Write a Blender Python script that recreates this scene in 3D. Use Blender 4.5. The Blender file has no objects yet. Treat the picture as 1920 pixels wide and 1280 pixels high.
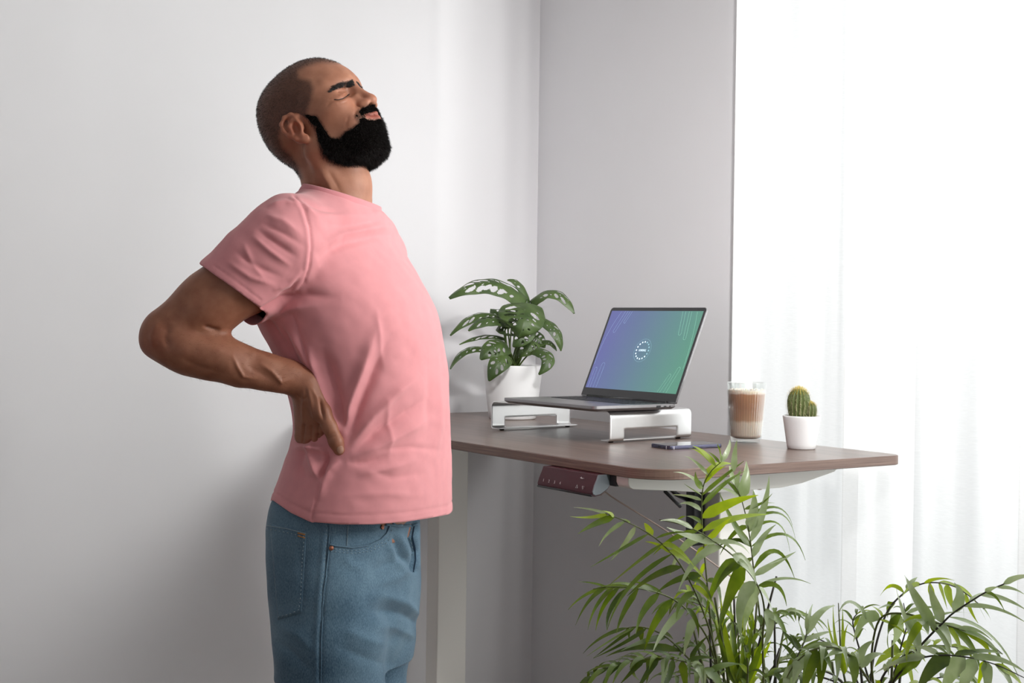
import bpy, bmesh, math, random
import numpy as np
from mathutils import Vector, Matrix

random.seed(7)
rng = np.random.default_rng(7)
S = bpy.context.scene
COL = S.collection

# ------------------------------------------------------------------ camera
F_PX, HOR, ROLL, YAW, CAM_Z = 2600.0, 600.0, 0.0135, math.radians(33.9), 1.325
_pitch = -math.atan((640 - HOR) / F_PX)
FW = np.array([math.sin(YAW) * math.cos(_pitch), math.cos(YAW) * math.cos(_pitch), math.sin(_pitch)])
_r0 = np.array([math.cos(YAW), -math.sin(YAW), 0.0])
_u0 = np.cross(_r0, FW)
RT = _r0 * math.cos(ROLL) + _u0 * math.sin(ROLL)
UP = -_r0 * math.sin(ROLL) + _u0 * math.cos(ROLL)
CAM = np.array([0.0, 0.0, CAM_Z])

def at(px, py, d):
    """world point seen at pixel (px,py) at view depth d (metres)"""
    return CAM + d * (FW + RT * (px - 960) / F_PX - UP * (py - 640) / F_PX)

def proj(p):
    v = np.asarray(p, float) - CAM
    z = v @ FW
    return 960 + F_PX * (v @ RT) / z, 640 - F_PX * (v @ UP) / z, z

cam_d = bpy.data.cameras.new('camera')
cam = bpy.data.objects.new('camera', cam_d)
COL.objects.link(cam)
cam_d.sensor_width = 36.0
cam_d.lens = 36.0 * F_PX / 1920.0
cam_d.clip_start = 0.05
_m = Matrix.Identity(4)
for i in range(3):
    _m[i][0], _m[i][1], _m[i][2], _m[i][3] = RT[i], UP[i], -FW[i], CAM[i]
cam.matrix_world = _m
S.camera = cam

# ------------------------------------------------------------------ helpers
def lin(c):
    return tuple(((v / 255) / 12.92 if v / 255 <= 0.04045 else ((v / 255 + 0.055) / 1.055) ** 2.4) for v in c)

def tag(o, label=None, cat=None, group=None, kind=None):
    if label: o['label'] = label
    if cat: o['category'] = cat
    if group: o['group'] = group
    if kind: o['kind'] = kind
    return o

def empty(name, loc=(0, 0, 0), rz=0.0):
    o = bpy.data.objects.new(name, None)
    COL.objects.link(o)
    o.location = loc
    o.rotation_euler = (0, 0, rz)
    o.empty_display_size = 0.05
    return o

def mesh_obj(name, me, mat=None, parent=None, smooth=False):
    o = bpy.data.objects.new(name, me)
    COL.objects.link(o)
    if mat is not None:
        for m in (mat if isinstance(mat, (list, tuple)) else [mat]):
            me.materials.append(m)
    if parent is not None: o.parent = parent
    if smooth: me.polygons.foreach_set('use_smooth', np.ones(len(me.polygons), bool))
    return o

def mk(name, V, Fc, mat=None, parent=None, smooth=False, mi=None):
    me = bpy.data.meshes.new(name)
    me.from_pydata([tuple(map(float, v)) for v in V], [], [tuple(int(i) for i in f) for f in Fc])
    me.update()
    o = mesh_obj(name, me, mat, parent, smooth)
    if mi is not None: me.polygons.foreach_set('material_index', np.asarray(mi, np.int32))
    return o

def mk_np(name, V, Q, mat=None, parent=None, smooth=True):
    """fast path for numpy quads / triangles"""
    me = bpy.data.meshes.new(name)
    V = np.ascontiguousarray(V, np.float32); Q = np.ascontiguousarray(Q, np.int32)
    n, k = Q.shape
    me.vertices.add(len(V)); me.vertices.foreach_set('co', V.ravel())
    me.loops.add(n * k); me.loops.foreach_set('vertex_index', Q.ravel())
    me.polygons.add(n); me.polygons.foreach_set('loop_start', np.arange(0, n * k, k, dtype=np.int32))
    me.update(calc_edges=True); me.validate()
    return mesh_obj(name, me, mat, parent, smooth)

class MB:
    """collects shapes into ONE mesh"""
    def __init__(s): s.V, s.F, s.M = [], [], []
    def add(s, V, Fc, m=0):
        b = len(s.V); s.V += [tuple(v) for v in V]
        s.F += [tuple(b + i for i in f) for f in Fc]; s.M += [m] * len(Fc); return s
    def box(s, lo, hi, m=0):
        x0, y0, z0 = lo; x1, y1, z1 = hi
        V = [(x0,y0,z0),(x1,y0,z0),(x1,y1,z0),(x0,y1,z0),(x0,y0,z1),(x1,y0,z1),(x1,y1,z1),(x0,y1,z1)]
        return s.add(V, [(0,3,2,1),(4,5,6,7),(0,1,5,4),(1,2,6,5),(2,3,7,6),(3,0,4,7)], m)
    def prism(s, poly, z0, z1, m=0, axis=2):
        n = len(poly)
        def P(a, b, c):
            return (a, b, c) if axis == 2 else ((a, c, b) if axis == 1 else (c, a, b))
        V = [P(a, b, z0) for a, b in poly] + [P(a, b, z1) for a, b in poly]
        Fc = [tuple(range(n - 1, -1, -1)), tuple(range(n, 2 * n))]
        Fc += [(i, (i + 1) % n, n + (i + 1) % n, n + i) for i in range(n)]
        return s.add(V, Fc, m)
    def tube(s, pts, r, n=8, m=0, cap=True, flat=None):
        pts = [np.asarray(p, float) for p in pts]; L = len(pts)
        rs = [r] * L if np.isscalar(r) else list(r)
        V, Fc = [], []
        prev = None
        for i, p in enumerate(pts):
            t = pts[min(i + 1, L - 1)] - pts[max(i - 1, 0)]; t /= (np.linalg.norm(t) + 1e-12)
            if prev is None:
                a = np.array([0, 0, 1.0]) if abs(t[2]) < .9 else np.array([1.0, 0, 0])
            else: a = prev
            a = a - t * (a @ t); a /= (np.linalg.norm(a) + 1e-12); prev = a
            b = np.cross(t, a)
            for k in range(n):
                an = 2 * math.pi * k / n
                V.append(p + rs[i] * (math.cos(an) * a * (flat or 1) + math.sin(an) * b))
        for i in range(L - 1):
            for k in range(n):
                k2 = (k + 1) % n
                Fc.append((i*n+k, i*n+k2, (i+1)*n+k2, (i+1)*n+k))
        if cap:
            Fc.append(tuple(range(n - 1, -1, -1))); Fc.append(tuple((L - 1) * n + k for k in range(n)))
        return s.add(V, Fc, m)
    def lathe(s, prof, n=48, c=(0, 0, 0), m=0, rib=None, close=False):
        V, Fc = [], []
        for (r, z) in prof:
            for k in range(n):
                an = 2 * math.pi * k / n
                rr = r if rib is None else rib(r, z, an)
                V.append((c[0] + rr * math.cos(an), c[1] + rr * math.sin(an), c[2] + z))
        L = len(prof)
        for i in range(L - 1 if not close else L):
            j = (i + 1) % L
            for k in range(n):
                k2 = (k + 1) % n
                Fc.append((i*n+k, i*n+k2, j*n+k2, j*n+k))
        if not close:
            if prof[0][0] > 1e-6: Fc.append(tuple(range(n - 1, -1, -1)))
            if prof[-1][0] > 1e-6: Fc.append(tuple((L - 1) * n + k for k in range(n)))
        return s.add(V, Fc, m)
    def build(s, name, mat=None, parent=None, smooth=False, bevel=0, seg=2, auto=None):
        o = mk(name, s.V, s.F, mat, parent, smooth, s.M if isinstance(mat, (list, tuple)) else None)
        if bevel:
            b = o.modifiers.new('bevel', 'BEVEL'); b.width = bevel; b.segments = seg; b.limit_method = 'ANGLE'
            b.angle_limit = math.radians(35)
            o.data.polygons.foreach_set('use_smooth', np.ones(len(o.data.polygons), bool))
            b.harden_normals = False
            w = o.modifiers.new('wn', 'WEIGHTED_NORMAL'); w.keep_sharp = True
        return o

def rrect(x0, y0, x1, y1, r, n=8):
    """rounded rectangle polygon; r may be one radius or four (x0y0, x1y0, x1y1, x0y1)"""
    rr = [r] * 4 if np.isscalar(r) else r
    out = []
    for (cx, cy, sx, sy, a0), q in zip(((x0, y0, 1, 1, 180), (x1, y0, -1, 1, 270), (x1, y1, -1, -1, 0), (x0, y1, 1, -1, 90)), rr):
        for k in range(n + 1):
            a = math.radians(a0 + 90 * k / n)
            out.append((cx + sx * q + q * math.cos(a), cy + sy * q + q * math.sin(a)))
    return out

# ---- materials
def mat(name, col=(200, 200, 200), rough=0.5, metal=0.0, noise=None, bump=None, spec=0.5, sss=0, alpha=None, emis=None, trans=0, sheen=0, ior=None):
    """noise=(scale, amount, detail) varies the colour; bump=(scale, strength, distance)"""
    m = bpy.data.materials.new(name); m.use_nodes = True
    nt = m.node_tree; b = nt.nodes['Principled BSDF']
    c = lin(col)
    b.inputs['Base Color'].default_value = (*c, 1)
    b.inputs['Roughness'].default_value = rough
    b.inputs['Metallic'].default_value = metal
    b.inputs['Specular IOR Level'].default_value = spec
    if ior: b.inputs['IOR'].default_value = ior
    if sss:
        b.inputs['Subsurface Weight'].default_value = sss
        b.inputs['Subsurface Radius'].default_value = (0.012, 0.005, 0.003)
        b.inputs['Subsurface Scale'].default_value = 1.0
    if trans: b.inputs['Transmission Weight'].default_value = trans
    if sheen: b.inputs['Sheen Weight'].default_value = sheen
    if emis:
        b.inputs['Emission Color'].default_value = (*lin(emis[0]), 1); b.inputs['Emission Strength'].default_value = emis[1]
    tc = nt.nodes.new('ShaderNodeTexCoord')
    if noise:
        n = nt.nodes.new('ShaderNodeTexNoise'); n.inputs['Scale'].default_value = noise[0]
        n.inputs['Detail'].default_value = noise[2] if len(noise) > 2 else 4
        nt.links.new(tc.outputs['Object'], n.inputs['Vector'])
        r = nt.nodes.new('ShaderNodeMapRange'); r.inputs['To Min'].default_value = 1 - noise[1]; r.inputs['To Max'].default_value = 1 + noise[1]
        r.inputs['From Min'].default_value = 0.3; r.inputs['From Max'].default_value = 0.7
        nt.links.new(n.outputs['Fac'], r.inputs['Value'])
        x = nt.nodes.new('ShaderNodeVectorMath'); x.operation = 'SCALE'; x.inputs[0].default_value = c
        nt.links.new(r.outputs[0], x.inputs['Scale']); nt.links.new(x.outputs[0], b.inputs['Base Color'])
    if bump:
        n = nt.nodes.new('ShaderNodeTexNoise'); n.inputs['Scale'].default_value = bump[0]; n.inputs['Detail'].default_value = 6
        nt.links.new(tc.outputs['Object'], n.inputs['Vector'])
        u = nt.nodes.new('ShaderNodeBump'); u.inputs['Strength'].default_value = bump[1]
        u.inputs['Distance'].default_value = bump[2] if len(bump) > 2 else 0.002
        nt.links.new(n.outputs['Fac'], u.inputs['Height']); nt.links.new(u.outputs[0], b.inputs['Normal'])
    return m

def text_mesh(name, txt, size, mat_, parent, loc, xdir, ydir, depth=0.0002, align='CENTER', shear=0, sx=1):
    cu = bpy.data.curves.new(name, 'FONT'); cu.body = txt; cu.size = size; cu.align_x = align; cu.align_y = 'CENTER'
    cu.extrude = depth; cu.shear = shear; cu.resolution_u = 3
    t = bpy.data.objects.new(name + '_tmp', cu); COL.objects.link(t)
    dg = bpy.context.evaluated_depsgraph_get()
    me = bpy.data.meshes.new_from_object(t.evaluated_get(dg))
    bpy.data.objects.remove(t); bpy.data.curves.remove(cu)
    me.name = name; me.materials.clear()
    X = np.array(xdir, float); Y = np.array(ydir, float); X /= np.linalg.norm(X); Y /= np.linalg.norm(Y); Z = np.cross(X, Y)
    n = len(me.vertices); co = np.empty(n * 3, np.float32); me.vertices.foreach_get('co', co); co = co.reshape(-1, 3)
    co = co[:, :1] * sx * X + co[:, 1:2] * Y + co[:, 2:3] * Z + np.array(loc)
    me.vertices.foreach_set('co', co.astype(np.float32).ravel()); me.update()
    return mesh_obj(name, me, mat_, parent)
# ------------------------------------------------------------------ room
XW, YW, HC = 2.44, 3.50, 2.80
M_wall = mat('wall_paint', (224, 223, 225), 0.85, noise=(3, 0.012, 3), bump=(220, 0.06, 0.001), spec=0.25)
M_ceil = mat('ceiling_paint', (232, 231, 229), 0.9, bump=(200, .05, .001))
M_white_trim = mat('trim_paint', (235, 235, 233), 0.45, bump=(60, .02, .001))

def wood(name, c1, c2, rough, scale, axis=1, stretch=14.0, spec=0.5, flat=False):
    m = bpy.data.materials.new(name); m.use_nodes = True; nt = m.node_tree; b = nt.nodes['Principled BSDF']
    tc = nt.nodes.new('ShaderNodeTexCoord'); mp = nt.nodes.new('ShaderNodeMapping')
    sc = [scale * stretch] * 3; sc[axis] = scale
    if flat: sc = [scale, scale, scale * stretch]
    mp.inputs['Scale'].default_value = sc
    nt.links.new(tc.outputs['Object'], mp.inputs['Vector'])
    n = nt.nodes.new('ShaderNodeTexNoise'); n.inputs['Scale'].default_value = 1; n.inputs['Detail'].default_value = 9; n.inputs['Roughness'].default_value = .68
    n.inputs['Distortion'].default_value = .5
    nt.links.new(mp.outputs[0], n.inputs['Vector'])
    r = nt.nodes.new('ShaderNodeValToRGB'); r.color_ramp.elements[0].position = .34; r.color_ramp.elements[1].position = .66
    r.color_ramp.elements[0].color = (*lin(c1), 1); r.color_ramp.elements[1].color = (*lin(c2), 1)
    nt.links.new(n.outputs['Fac'], r.inputs[0]); nt.links.new(r.outputs[0], b.inputs['Base Color'])
    b.inputs['Roughness'].default_value = rough; b.inputs['Specular IOR Level'].default_value = spec
    u = nt.nodes.new('ShaderNodeBump'); u.inputs['Strength'].default_value = .15; u.inputs['Distance'].default_value = .0006
    nt.links.new(n.outputs['Fac'], u.inputs['Height']); nt.links.new(u.outputs[0], b.inputs['Normal'])
    return m
M_floor = wood('floor_oak', (120, 100, 84), (146, 124, 106), .45, 1.2, axis=1)

tag(MB().box((-3.4, -3.4, -.1), (XW + .07, YW + .12, 0)).build('floor', M_floor), kind='structure')
tag(MB().box((-3.4, -3.4, HC), (XW + .07, YW + .12, HC + .1)).build('ceiling', M_ceil), kind='structure')
tag(MB().box((-3.4, YW, 0), (XW + .07, YW + .12, HC)).build('wall_back', M_wall), kind='structure')
WY0, WY1, WZ0, WZ1 = -.9, 2.622, .06, 2.66
wb = MB().box((XW, WY1, 0), (XW + .07, YW, HC)).box((XW, -3.4, 0), (XW + .07, WY0, HC))
wb.box((XW, WY0, 0), (XW + .07, WY1, WZ0)).box((XW, WY0, WZ1), (XW + .07, WY1, HC))
tag(wb.build('wall_right', M_wall), kind='structure')
# skirting boards
tag(MB().box((-3.4, YW - .014, 0), (XW - .014, YW, .09)).build('baseboard_back', M_white_trim, bevel=.003), kind='structure')
tag(MB().box((XW - .014, WY1, 0), (XW, YW, .09)).build('baseboard_right', M_white_trim, bevel=.003), kind='structure')
# window: frame with mullions and glass
wf = MB()
fw_ = .06
wf.box((XW + .012, WY0, WZ0), (XW + .058, WY1, WZ0 + fw_)).box((XW + .012, WY0, WZ1 - fw_), (XW + .058, WY1, WZ1))
for yy, ww_ in ((WY0, fw_), (WY0 + 1.1, fw_), (WY1 - .014, .014)):
    wf.box((XW + .012, yy, WZ0 + fw_), (XW + .058, yy + ww_, WZ1 - fw_))
win = tag(wf.build('window_1', M_white_trim), kind='structure')
mg = bpy.data.materials.new('window_glass'); mg.use_nodes = True; nt = mg.node_tree
nt.nodes.remove(nt.nodes['Principled BSDF'])
g = nt.nodes.new('ShaderNodeBsdfGlossy'); g.inputs['Roughness'].default_value = .02
t_ = nt.nodes.new('ShaderNodeBsdfTransparent'); t_.inputs['Color'].default_value = (.96, .97, .96, 1)
lw = nt.nodes.new('ShaderNodeLayerWeight'); lw.inputs['Blend'].default_value = .2; fr = nt.nodes.new('ShaderNodeMath'); fr.operation = 'MULTIPLY'; fr.inputs[1].default_value = .25; nt.links.new(lw.outputs['Facing'], fr.inputs[0]); mx = nt.nodes.new('ShaderNodeMixShader')
nt.links.new(fr.outputs[0], mx.inputs[0]); nt.links.new(t_.outputs[0], mx.inputs[1]); nt.links.new(g.outputs[0], mx.inputs[2])
nt.links.new(mx.outputs[0], nt.nodes['Material Output'].inputs['Surface'])
gp = MB().box((XW + .033, WY0 + .05, WZ0 + .05), (XW + .037, WY1 - .01, WZ1 - .05)).build('pane', mg, win)

# sheer curtains
mc = bpy.data.materials.new('sheer_curtain'); mc.use_nodes = True; nt = mc.node_tree
nt.nodes.remove(nt.nodes['Principled BSDF'])
d_ = nt.nodes.new('ShaderNodeBsdfDiffuse'); d_.inputs['Color'].default_value = (.9, .9, .9, 1)
tl = nt.nodes.new('ShaderNodeBsdfTranslucent'); tl.inputs['Color'].default_value = (.95, .95, .95, 1)
tp = nt.nodes.new('ShaderNodeBsdfTransparent'); tp.inputs['Color'].default_value = (1, 1, 1, 1)
m1 = nt.nodes.new('ShaderNodeMixShader'); m1.inputs[0].default_value = .62
m2 = nt.nodes.new('ShaderNodeMixShader')
nt.links.new(d_.outputs[0], m1.inputs[1]); nt.links.new(tl.outputs[0], m1.inputs[2])
# the weave: fine threads modulate how much shows through
tc = nt.nodes.new('ShaderNodeTexCoord'); mp = nt.nodes.new('ShaderNodeMapping'); mp.inputs['Scale'].default_value = (60, 60, 900)
nz = nt.nodes.new('ShaderNodeTexNoise'); nz.inputs['Scale'].default_value = 1
nt.links.new(tc.outputs['Object'], mp.inputs[0]); nt.links.new(mp.outputs[0], nz.inputs['Vector'])
mr = nt.nodes.new('ShaderNodeMapRange'); mr.inputs['To Min'].default_value = .30; mr.inputs['To Max'].default_value = .42
nt.links.new(nz.outputs['Fac'], mr.inputs[0]); nt.links.new(mr.outputs[0], m2.inputs[0])
nt.links.new(m1.outputs[0], m2.inputs[1]); nt.links.new(tp.outputs[0], m2.inputs[2])
nt.links.new(m2.outputs[0], nt.nodes['Material Output'].inputs['Surface'])

def curtain(name, y0, y1, xb, label, seed, amp=.02, roll=False):
    r = np.random.default_rng(seed)
    L = y1 - y0
    n = int(L / .008); nz_ = 60
    ys = np.linspace(0, 1, n)
    # uneven soft pleats
    ph = np.cumsum(.6 + r.random(n) * .8) / n
    ph = ph / ph[-1] * L / .17 * 2 * math.pi
    V = []; Fc = []
    for j in range(nz_):
        z = .03 + (HC - .10) * j / (nz_ - 1)
        k = 1 - .35 * (z / HC)
        for i in range(n):
            a = amp * k * (math.sin(ph[i]) + .35 * math.sin(2.3 * ph[i] + 1.3 + z * .4))
            s = .006 * math.sin(ph[i] * .5 + z * .8)
            V.append((xb + a, y1 - ys[i] * L + s * (0.4 if i == 0 else 1), z))
    for j in range(nz_ - 1):
        for i in range(n - 1):
            Fc.append((j*n+i, j*n+i+1, (j+1)*n+i+1, (j+1)*n+i))
    # side hems: the cloth is turned over along both vertical edges
    for i0, i1 in ((0, 6), (n - 7, n - 1)):
        for j in range(nz_):
            for i in range(i0, i1 + 1):
                x, y, z = V[j * n + i]; V.append((x - .0018, y, z))
        b0 = len(V) - nz_ * (i1 - i0 + 1); w_ = i1 - i0 + 1
        for j in range(nz_ - 1):
            for i in range(w_ - 1): Fc.append((b0 + j*w_ + i, b0 + j*w_ + i + 1, b0 + (j+1)*w_ + i + 1, b0 + (j+1)*w_ + i))
        for j in range(nz_ - 1):
            e_ = 0 if i0 == 0 else w_ - 1
            Fc.append((j*n + i0 + e_, b0 + j*w_ + e_, b0 + (j+1)*w_ + e_, (j+1)*n + i0 + e_))
    o = mk(name, V, Fc, mc, None, True)
    return tag(o, label, 'curtain', 'sheer curtain panels at the window')
curtain('sheer_curtain', 2.03, 2.603, 2.420, 'narrow sheer white curtain panel hanging next to the grey wall, behind the desk', 3, .008)
curtain('sheer_curtain', 1.60, 2.192, 2.382, 'middle sheer white curtain panel, behind the right end of the desktop', 5, .010)
curtain('sheer_curtain', -1.0, 1.695, 2.340, 'sheer white curtain panel cut off by the right edge of the photo', 8, .010)
rod = MB().tube([(2.385, -1.15, HC - .035), (2.385, 2.63, HC - .035)], .008, 12).build('curtain_rail', M_white_trim, smooth=True)
tag(rod, 'thin white curtain rail under the ceiling above the sheer curtains', 'curtain rail')

# ------------------------------------------------------------------ light
w = bpy.data.worlds.new('world'); S.world = w; w.use_nodes = True
WORLD_STRENGTH = .40
w.node_tree.nodes['Background'].inputs[0].default_value = (.93, .95, 1.0, 1)
w.node_tree.nodes['Background'].inputs[1].default_value = WORLD_STRENGTH
def area(name, loc, target, sx, sy, power, col=(1, 1, 1), spread=180):
    l = bpy.data.lights.new(name, 'AREA'); l.shape = 'RECTANGLE'; l.size = sx; l.size_y = sy; l.energy = power; l.color = col
    l.spread = math.radians(spread)
    o = bpy.data.objects.new(name, l); COL.objects.link(o); o.location = loc
    d = Vector(target) - Vector(loc); o.rotation_euler = d.to_track_quat('-Z', 'Y').to_euler()
    return o
area('sky_window', (XW + .5, 1.35, 1.45), (0, 1.35, 1.45), 4.9, 2.7, 62, (.98, .99, 1), 180)
area('sun_glow', (XW + .50, -.15, 2.35), (1.55, 3.5, 2.25), 1.1, .9, 60, (1, .99, .985), 80)
area('sun_glow_low', (XW + .50, .9, 1.7), (0.9, 2.0, 1.5), 1.2, 1.4, 10, (1, .99, .985), 90)
area('wall_fill', (.95, .25, 2.72), (2.44, 2.75, 1.45), .3, .3, 8.0, (1, .985, .98), 48)  # added fill without a real fixture, brightens the right wall and desk

S.view_settings.view_transform = 'Standard'
S.view_settings.look = 'None'
S.view_settings.exposure = 0.0
S.view_settings.gamma = 1.0
S.view_settings.use_curve_mapping = False
S.cycles.use_denoising = True
S.cycles.max_bounces = 8
S.cycles.diffuse_bounces = 4
S.cycles.transparent_max_bounces = 12
S.cycles.sample_clamp_indirect = 6
S.cycles.use_adaptive_sampling = False
S.cycles.caustics_reflective = False
S.cycles.caustics_refractive = False
# ------------------------------------------------------------------ desk
DX0, DX1, DY0, DY1, DT = 1.645, 2.335, 1.975, 3.484, 1.05
M_desk = wood('desk_walnut', (92, 75, 67), (126, 107, 98), .30, 2.2, axis=1, stretch=16)
M_edge = wood('desk_edge_band', (84, 62, 54), (128, 104, 92), .42, 5, axis=1, stretch=80, flat=True)
M_steel_white = mat('white_powder_steel', (226, 224, 218), .45, bump=(400, .05, .0004))
M_black = mat('black_plastic', (24, 24, 27), .4, bump=(300, .05, .0004))
desk = tag(empty('standing_desk', (1.99, 2.73, 0)), 'height adjustable desk with dark brown wood top and white steel legs, against the corner', 'desk')
def dsk(mb, name, m, **k):
    o = mb.build(name, m, desk, **k); o.matrix_parent_inverse = Matrix.Translation((-1.99, -2.73, 0)); return o
poly = rrect(DX0, DY0, DX1, DY1, [.085, .03, .03, .085], 14)
t = MB()
n = len(poly)
T0, T1 = DT - .0205, DT
# top face inset slightly for a soft arris
def inset(p, d):
    cx, cy = (DX0 + DX1) / 2, (DY0 + DY1) / 2
    return [(cx + (x - cx) * (1 - d / .35), cy + (y - cy) * (1 - d / .75)) for x, y in p]
rings = [(inset(poly, .002), T0), (poly, T0 + .0015), (poly, T1 - .0015), (inset(poly, .0015), T1)]
V = [(x, y, z) for p, z in rings for x, y in p]
Fc = [tuple(range(n - 1, -1, -1)), tuple(3 * n + k for k in range(n))]
mi = [0, 0]
for j in range(3):
    for k in range(n):
        Fc.append((j*n+k, j*n+(k+1) % n, (j+1)*n+(k+1) % n, (j+1)*n+k)); mi.append(1)
top = mk('desktop', V, Fc, [M_desk, M_edge], desk, False, mi)
top.matrix_parent_inverse = Matrix.Translation((-1.99, -2.73, 0))
for k, y in enumerate((2.06, 3.37)):
    # side bracket: shallow at its ends, deep in the middle
    pr = [(1.655, T0), (1.655, T0 - .012), (1.659, T0 - .020), (1.668, T0 - .024), (1.80, T0 - .036), (1.88, T0 - .043), (2.06, T0 - .043), (2.12, T0 - .037),
          (2.215, T0 - .018), (2.226, T0 - .012), (2.228, T0)]
    dsk(MB().prism(pr, y, y + .045, axis=1), 'side_bracket', M_steel_white, bevel=.002)
for y in (2.11, 3.27):
    s = 1 if y < 3 else -1
    lx = 1.935 if s > 0 else 1.962
    dsk(MB().box((lx, y, .15), (lx + .095, y + .062, T0 - .04)), 'leg_column', M_steel_white, bevel=.004)
    dsk(MB().box((lx - .006, y - .005, .04), (lx + .101, y + .067, .16)), 'leg_sleeve', M_steel_white, bevel=.004)
    dsk(MB().box((1.68, y - .004, .012), (2.30, y + .066, .042)), 'foot', M_steel_white, bevel=.006)
dsk(MB().box((1.95, 2.17, T0 - .035), (2.02, 3.27, T0 - .003)), 'cross_beam', M_steel_white, bevel=.002)
# dark motor column and bracing seen left of the near leg
dsk(MB().box((1.900, 2.150, .865), (1.932, 2.176, T0 - .03)), 'motor_housing', M_black, bevel=.004)
dsk(MB().tube([(1.83, 2.16, T0 - .03), (1.86, 2.16, T0 - .055), (1.90, 2.17, T0 - .07)], .005, 8).tube([(1.86, 2.19, T0 - .02), (1.84, 2.17, T0 - .05), (1.89, 2.18, T0 - .085)], .004, 8), 'motor_cable', M_black, smooth=True)
dsk(MB().box((1.652, 2.096, T0 - .022), (1.69, 2.116, T0)), 'handset_mount', M_black, bevel=.003)
# brass screw under the bracket
M_brass = mat('screw_metal', (150, 120, 90), .35, 1.0)
dsk(MB().lathe([(0.0, -.004), (.006, -.003), (.007, 0)], 12, (2.02, 2.085, T0 - .044)), 'screw', M_brass, smooth=True)

# control handset under the front edge: a quarter-round profile
M_hand = mat('handset_reflection', (66, 20, 32), .38, spec=.35)  # dark red base colour paints in the reflection of the pink shirt
M_hgrey = mat('handset_end_cap', (120, 128, 134), .4)
M_ink = mat('handset_print', (200, 190, 190), .5)
HI = Matrix.Translation((-1.99, -2.73, 0))
def hp(x_, z_): return (x_, z_)
arc = [(1.626, T0), (1.622, T0 - .010), (1.616, T0 - .022), (1.612, T0 - .034), (1.6135, T0 - .0395), (1.620, T0 - .042), (1.632, T0 - .040), (1.650, T0 - .030), (1.668, T0 - .010), (1.672, T0)]
b = MB().prism(arc, 2.118, 2.300, axis=1); o = b.build('control_handset', M_hand, desk, bevel=.0012); o.matrix_parent_inverse = HI; hs = o; o['label'] = 'dark control handset with numbered buttons, red shirt reflection painted on'; HI = Matrix.Identity(4)
cap_ = [(1.6275 + (x - 1.6275) * .93, T0 + (z - T0) * .93) for x, z in arc]
o = MB().prism(cap_, 2.1155, 2.1185, axis=1).build('end_cap', M_hgrey, hs, bevel=.0008); o.matrix_parent_inverse = HI
o['label'] = 'grey end cap'
lip = MB().tube([(1.6132, 2.119, T0 - .0395), (1.6132, 2.299, T0 - .0395)], .0022, 8).build('lower_rim', M_black, hs, smooth=True); lip.matrix_parent_inverse = HI
def face_pt(t_):  # point on the slanted front
    return np.array([1.6185 - .0055 * t_, 0, T0 - .016 - .017 * t_])
YD = (0, -1, 0); ZD = np.array([.24, 0, 1.0])
for ch, yy in (('1', 2.281), ('2', 2.262), ('3', 2.243), ('4', 2.224)):
    p = face_pt(.62); o = text_mesh('button_digit', ch, .0085, M_ink, hs, (p[0] - .0012, yy, p[2]), YD, ZD); o.matrix_parent_inverse = HI
for up_, yy in ((1, 2.168), (-1, 2.148)):
    p = face_pt(.65); a = MB(); h = .0032
    q = [np.array([p[0] - .0013, yy, p[2]]) + np.array(YD) * dx * h + ZD * dz * h * up_ for dx, dz in ((-1, -.8), (1, -.8), (0, 1.0))]
    a.tube(q + [q[0]], .00045, 5)
    o = a.build('arrow_button', M_ink, hs); o.matrix_parent_inverse = HI
p = face_pt(-.35)
sq = [np.array([p[0] - .0022, 2.158, p[2]]) + np.array(YD) * dx * .001 + ZD * dz * .001 for dx, dz in ((-5, 0), (-4, 1.6), (-3.2, -.8), (-2, 2.6), (-1.2, -1), (0, .9), (1, -.8), (2, .7), (3, -.6), (5, .5), (7, .2))]
o = MB().tube(sq, .0004, 5).build('script_mark', M_ink, hs); o.matrix_parent_inverse = HI
# thin cable hanging from the handset
M_cab = mat('pale_cable', (176, 158, 148), .5)
cpts = []
for k in range(25):
    u = k / 24
    px = 1134 + (1420 - 1134) * u; py = 921 + 95 * u ** .8 + 45 * u + 60 * u * u
    cpts.append(at(px, py, 2.78 + .02 * u))
cpts = [np.array([1.640, 2.125, T0 - .040])] + cpts + [np.array([1.925, 2.14, .55])]
cb = dsk(MB().tube(cpts, .0016, 7), 'handset_cable', M_cab, smooth=True)

# ------------------------------------------------------------------ laptop stand
M_alu = mat('brushed_aluminium', (236, 236, 236), .32, 1.0, bump=(900, .03, .0002))
M_alu_edge = mat('stand_pad_rubber', (28, 26, 26), .7)
st = tag(empty('laptop_stand', (1.9302, 2.4716, DT), .0847), 'bent silver aluminium stand with slotted sides, under the open laptop', 'laptop stand')
SW, SD, SH, R = .436, .262, .0705, .013
prof = []
def arcp(cy, cz, r, a0, a1, n=7):
    return [(cy + r * math.cos(math.radians(a0 + (a1 - a0) * k / n)), cz + r * math.sin(math.radians(a0 + (a1 - a0) * k / n))) for k in range(n + 1)]
z0 = .0045
prof += [(.030, z0)] + arcp(.007, z0 + .007, .007, -90, -180) + arcp(R, SH - R, R, 180, 90, 8) + arcp(SW - R, SH - R, R, 90, 0, 8) + arcp(SW - .007, z0 + .007, .007, 0, -90) + [(SW - .030, z0)]
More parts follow.
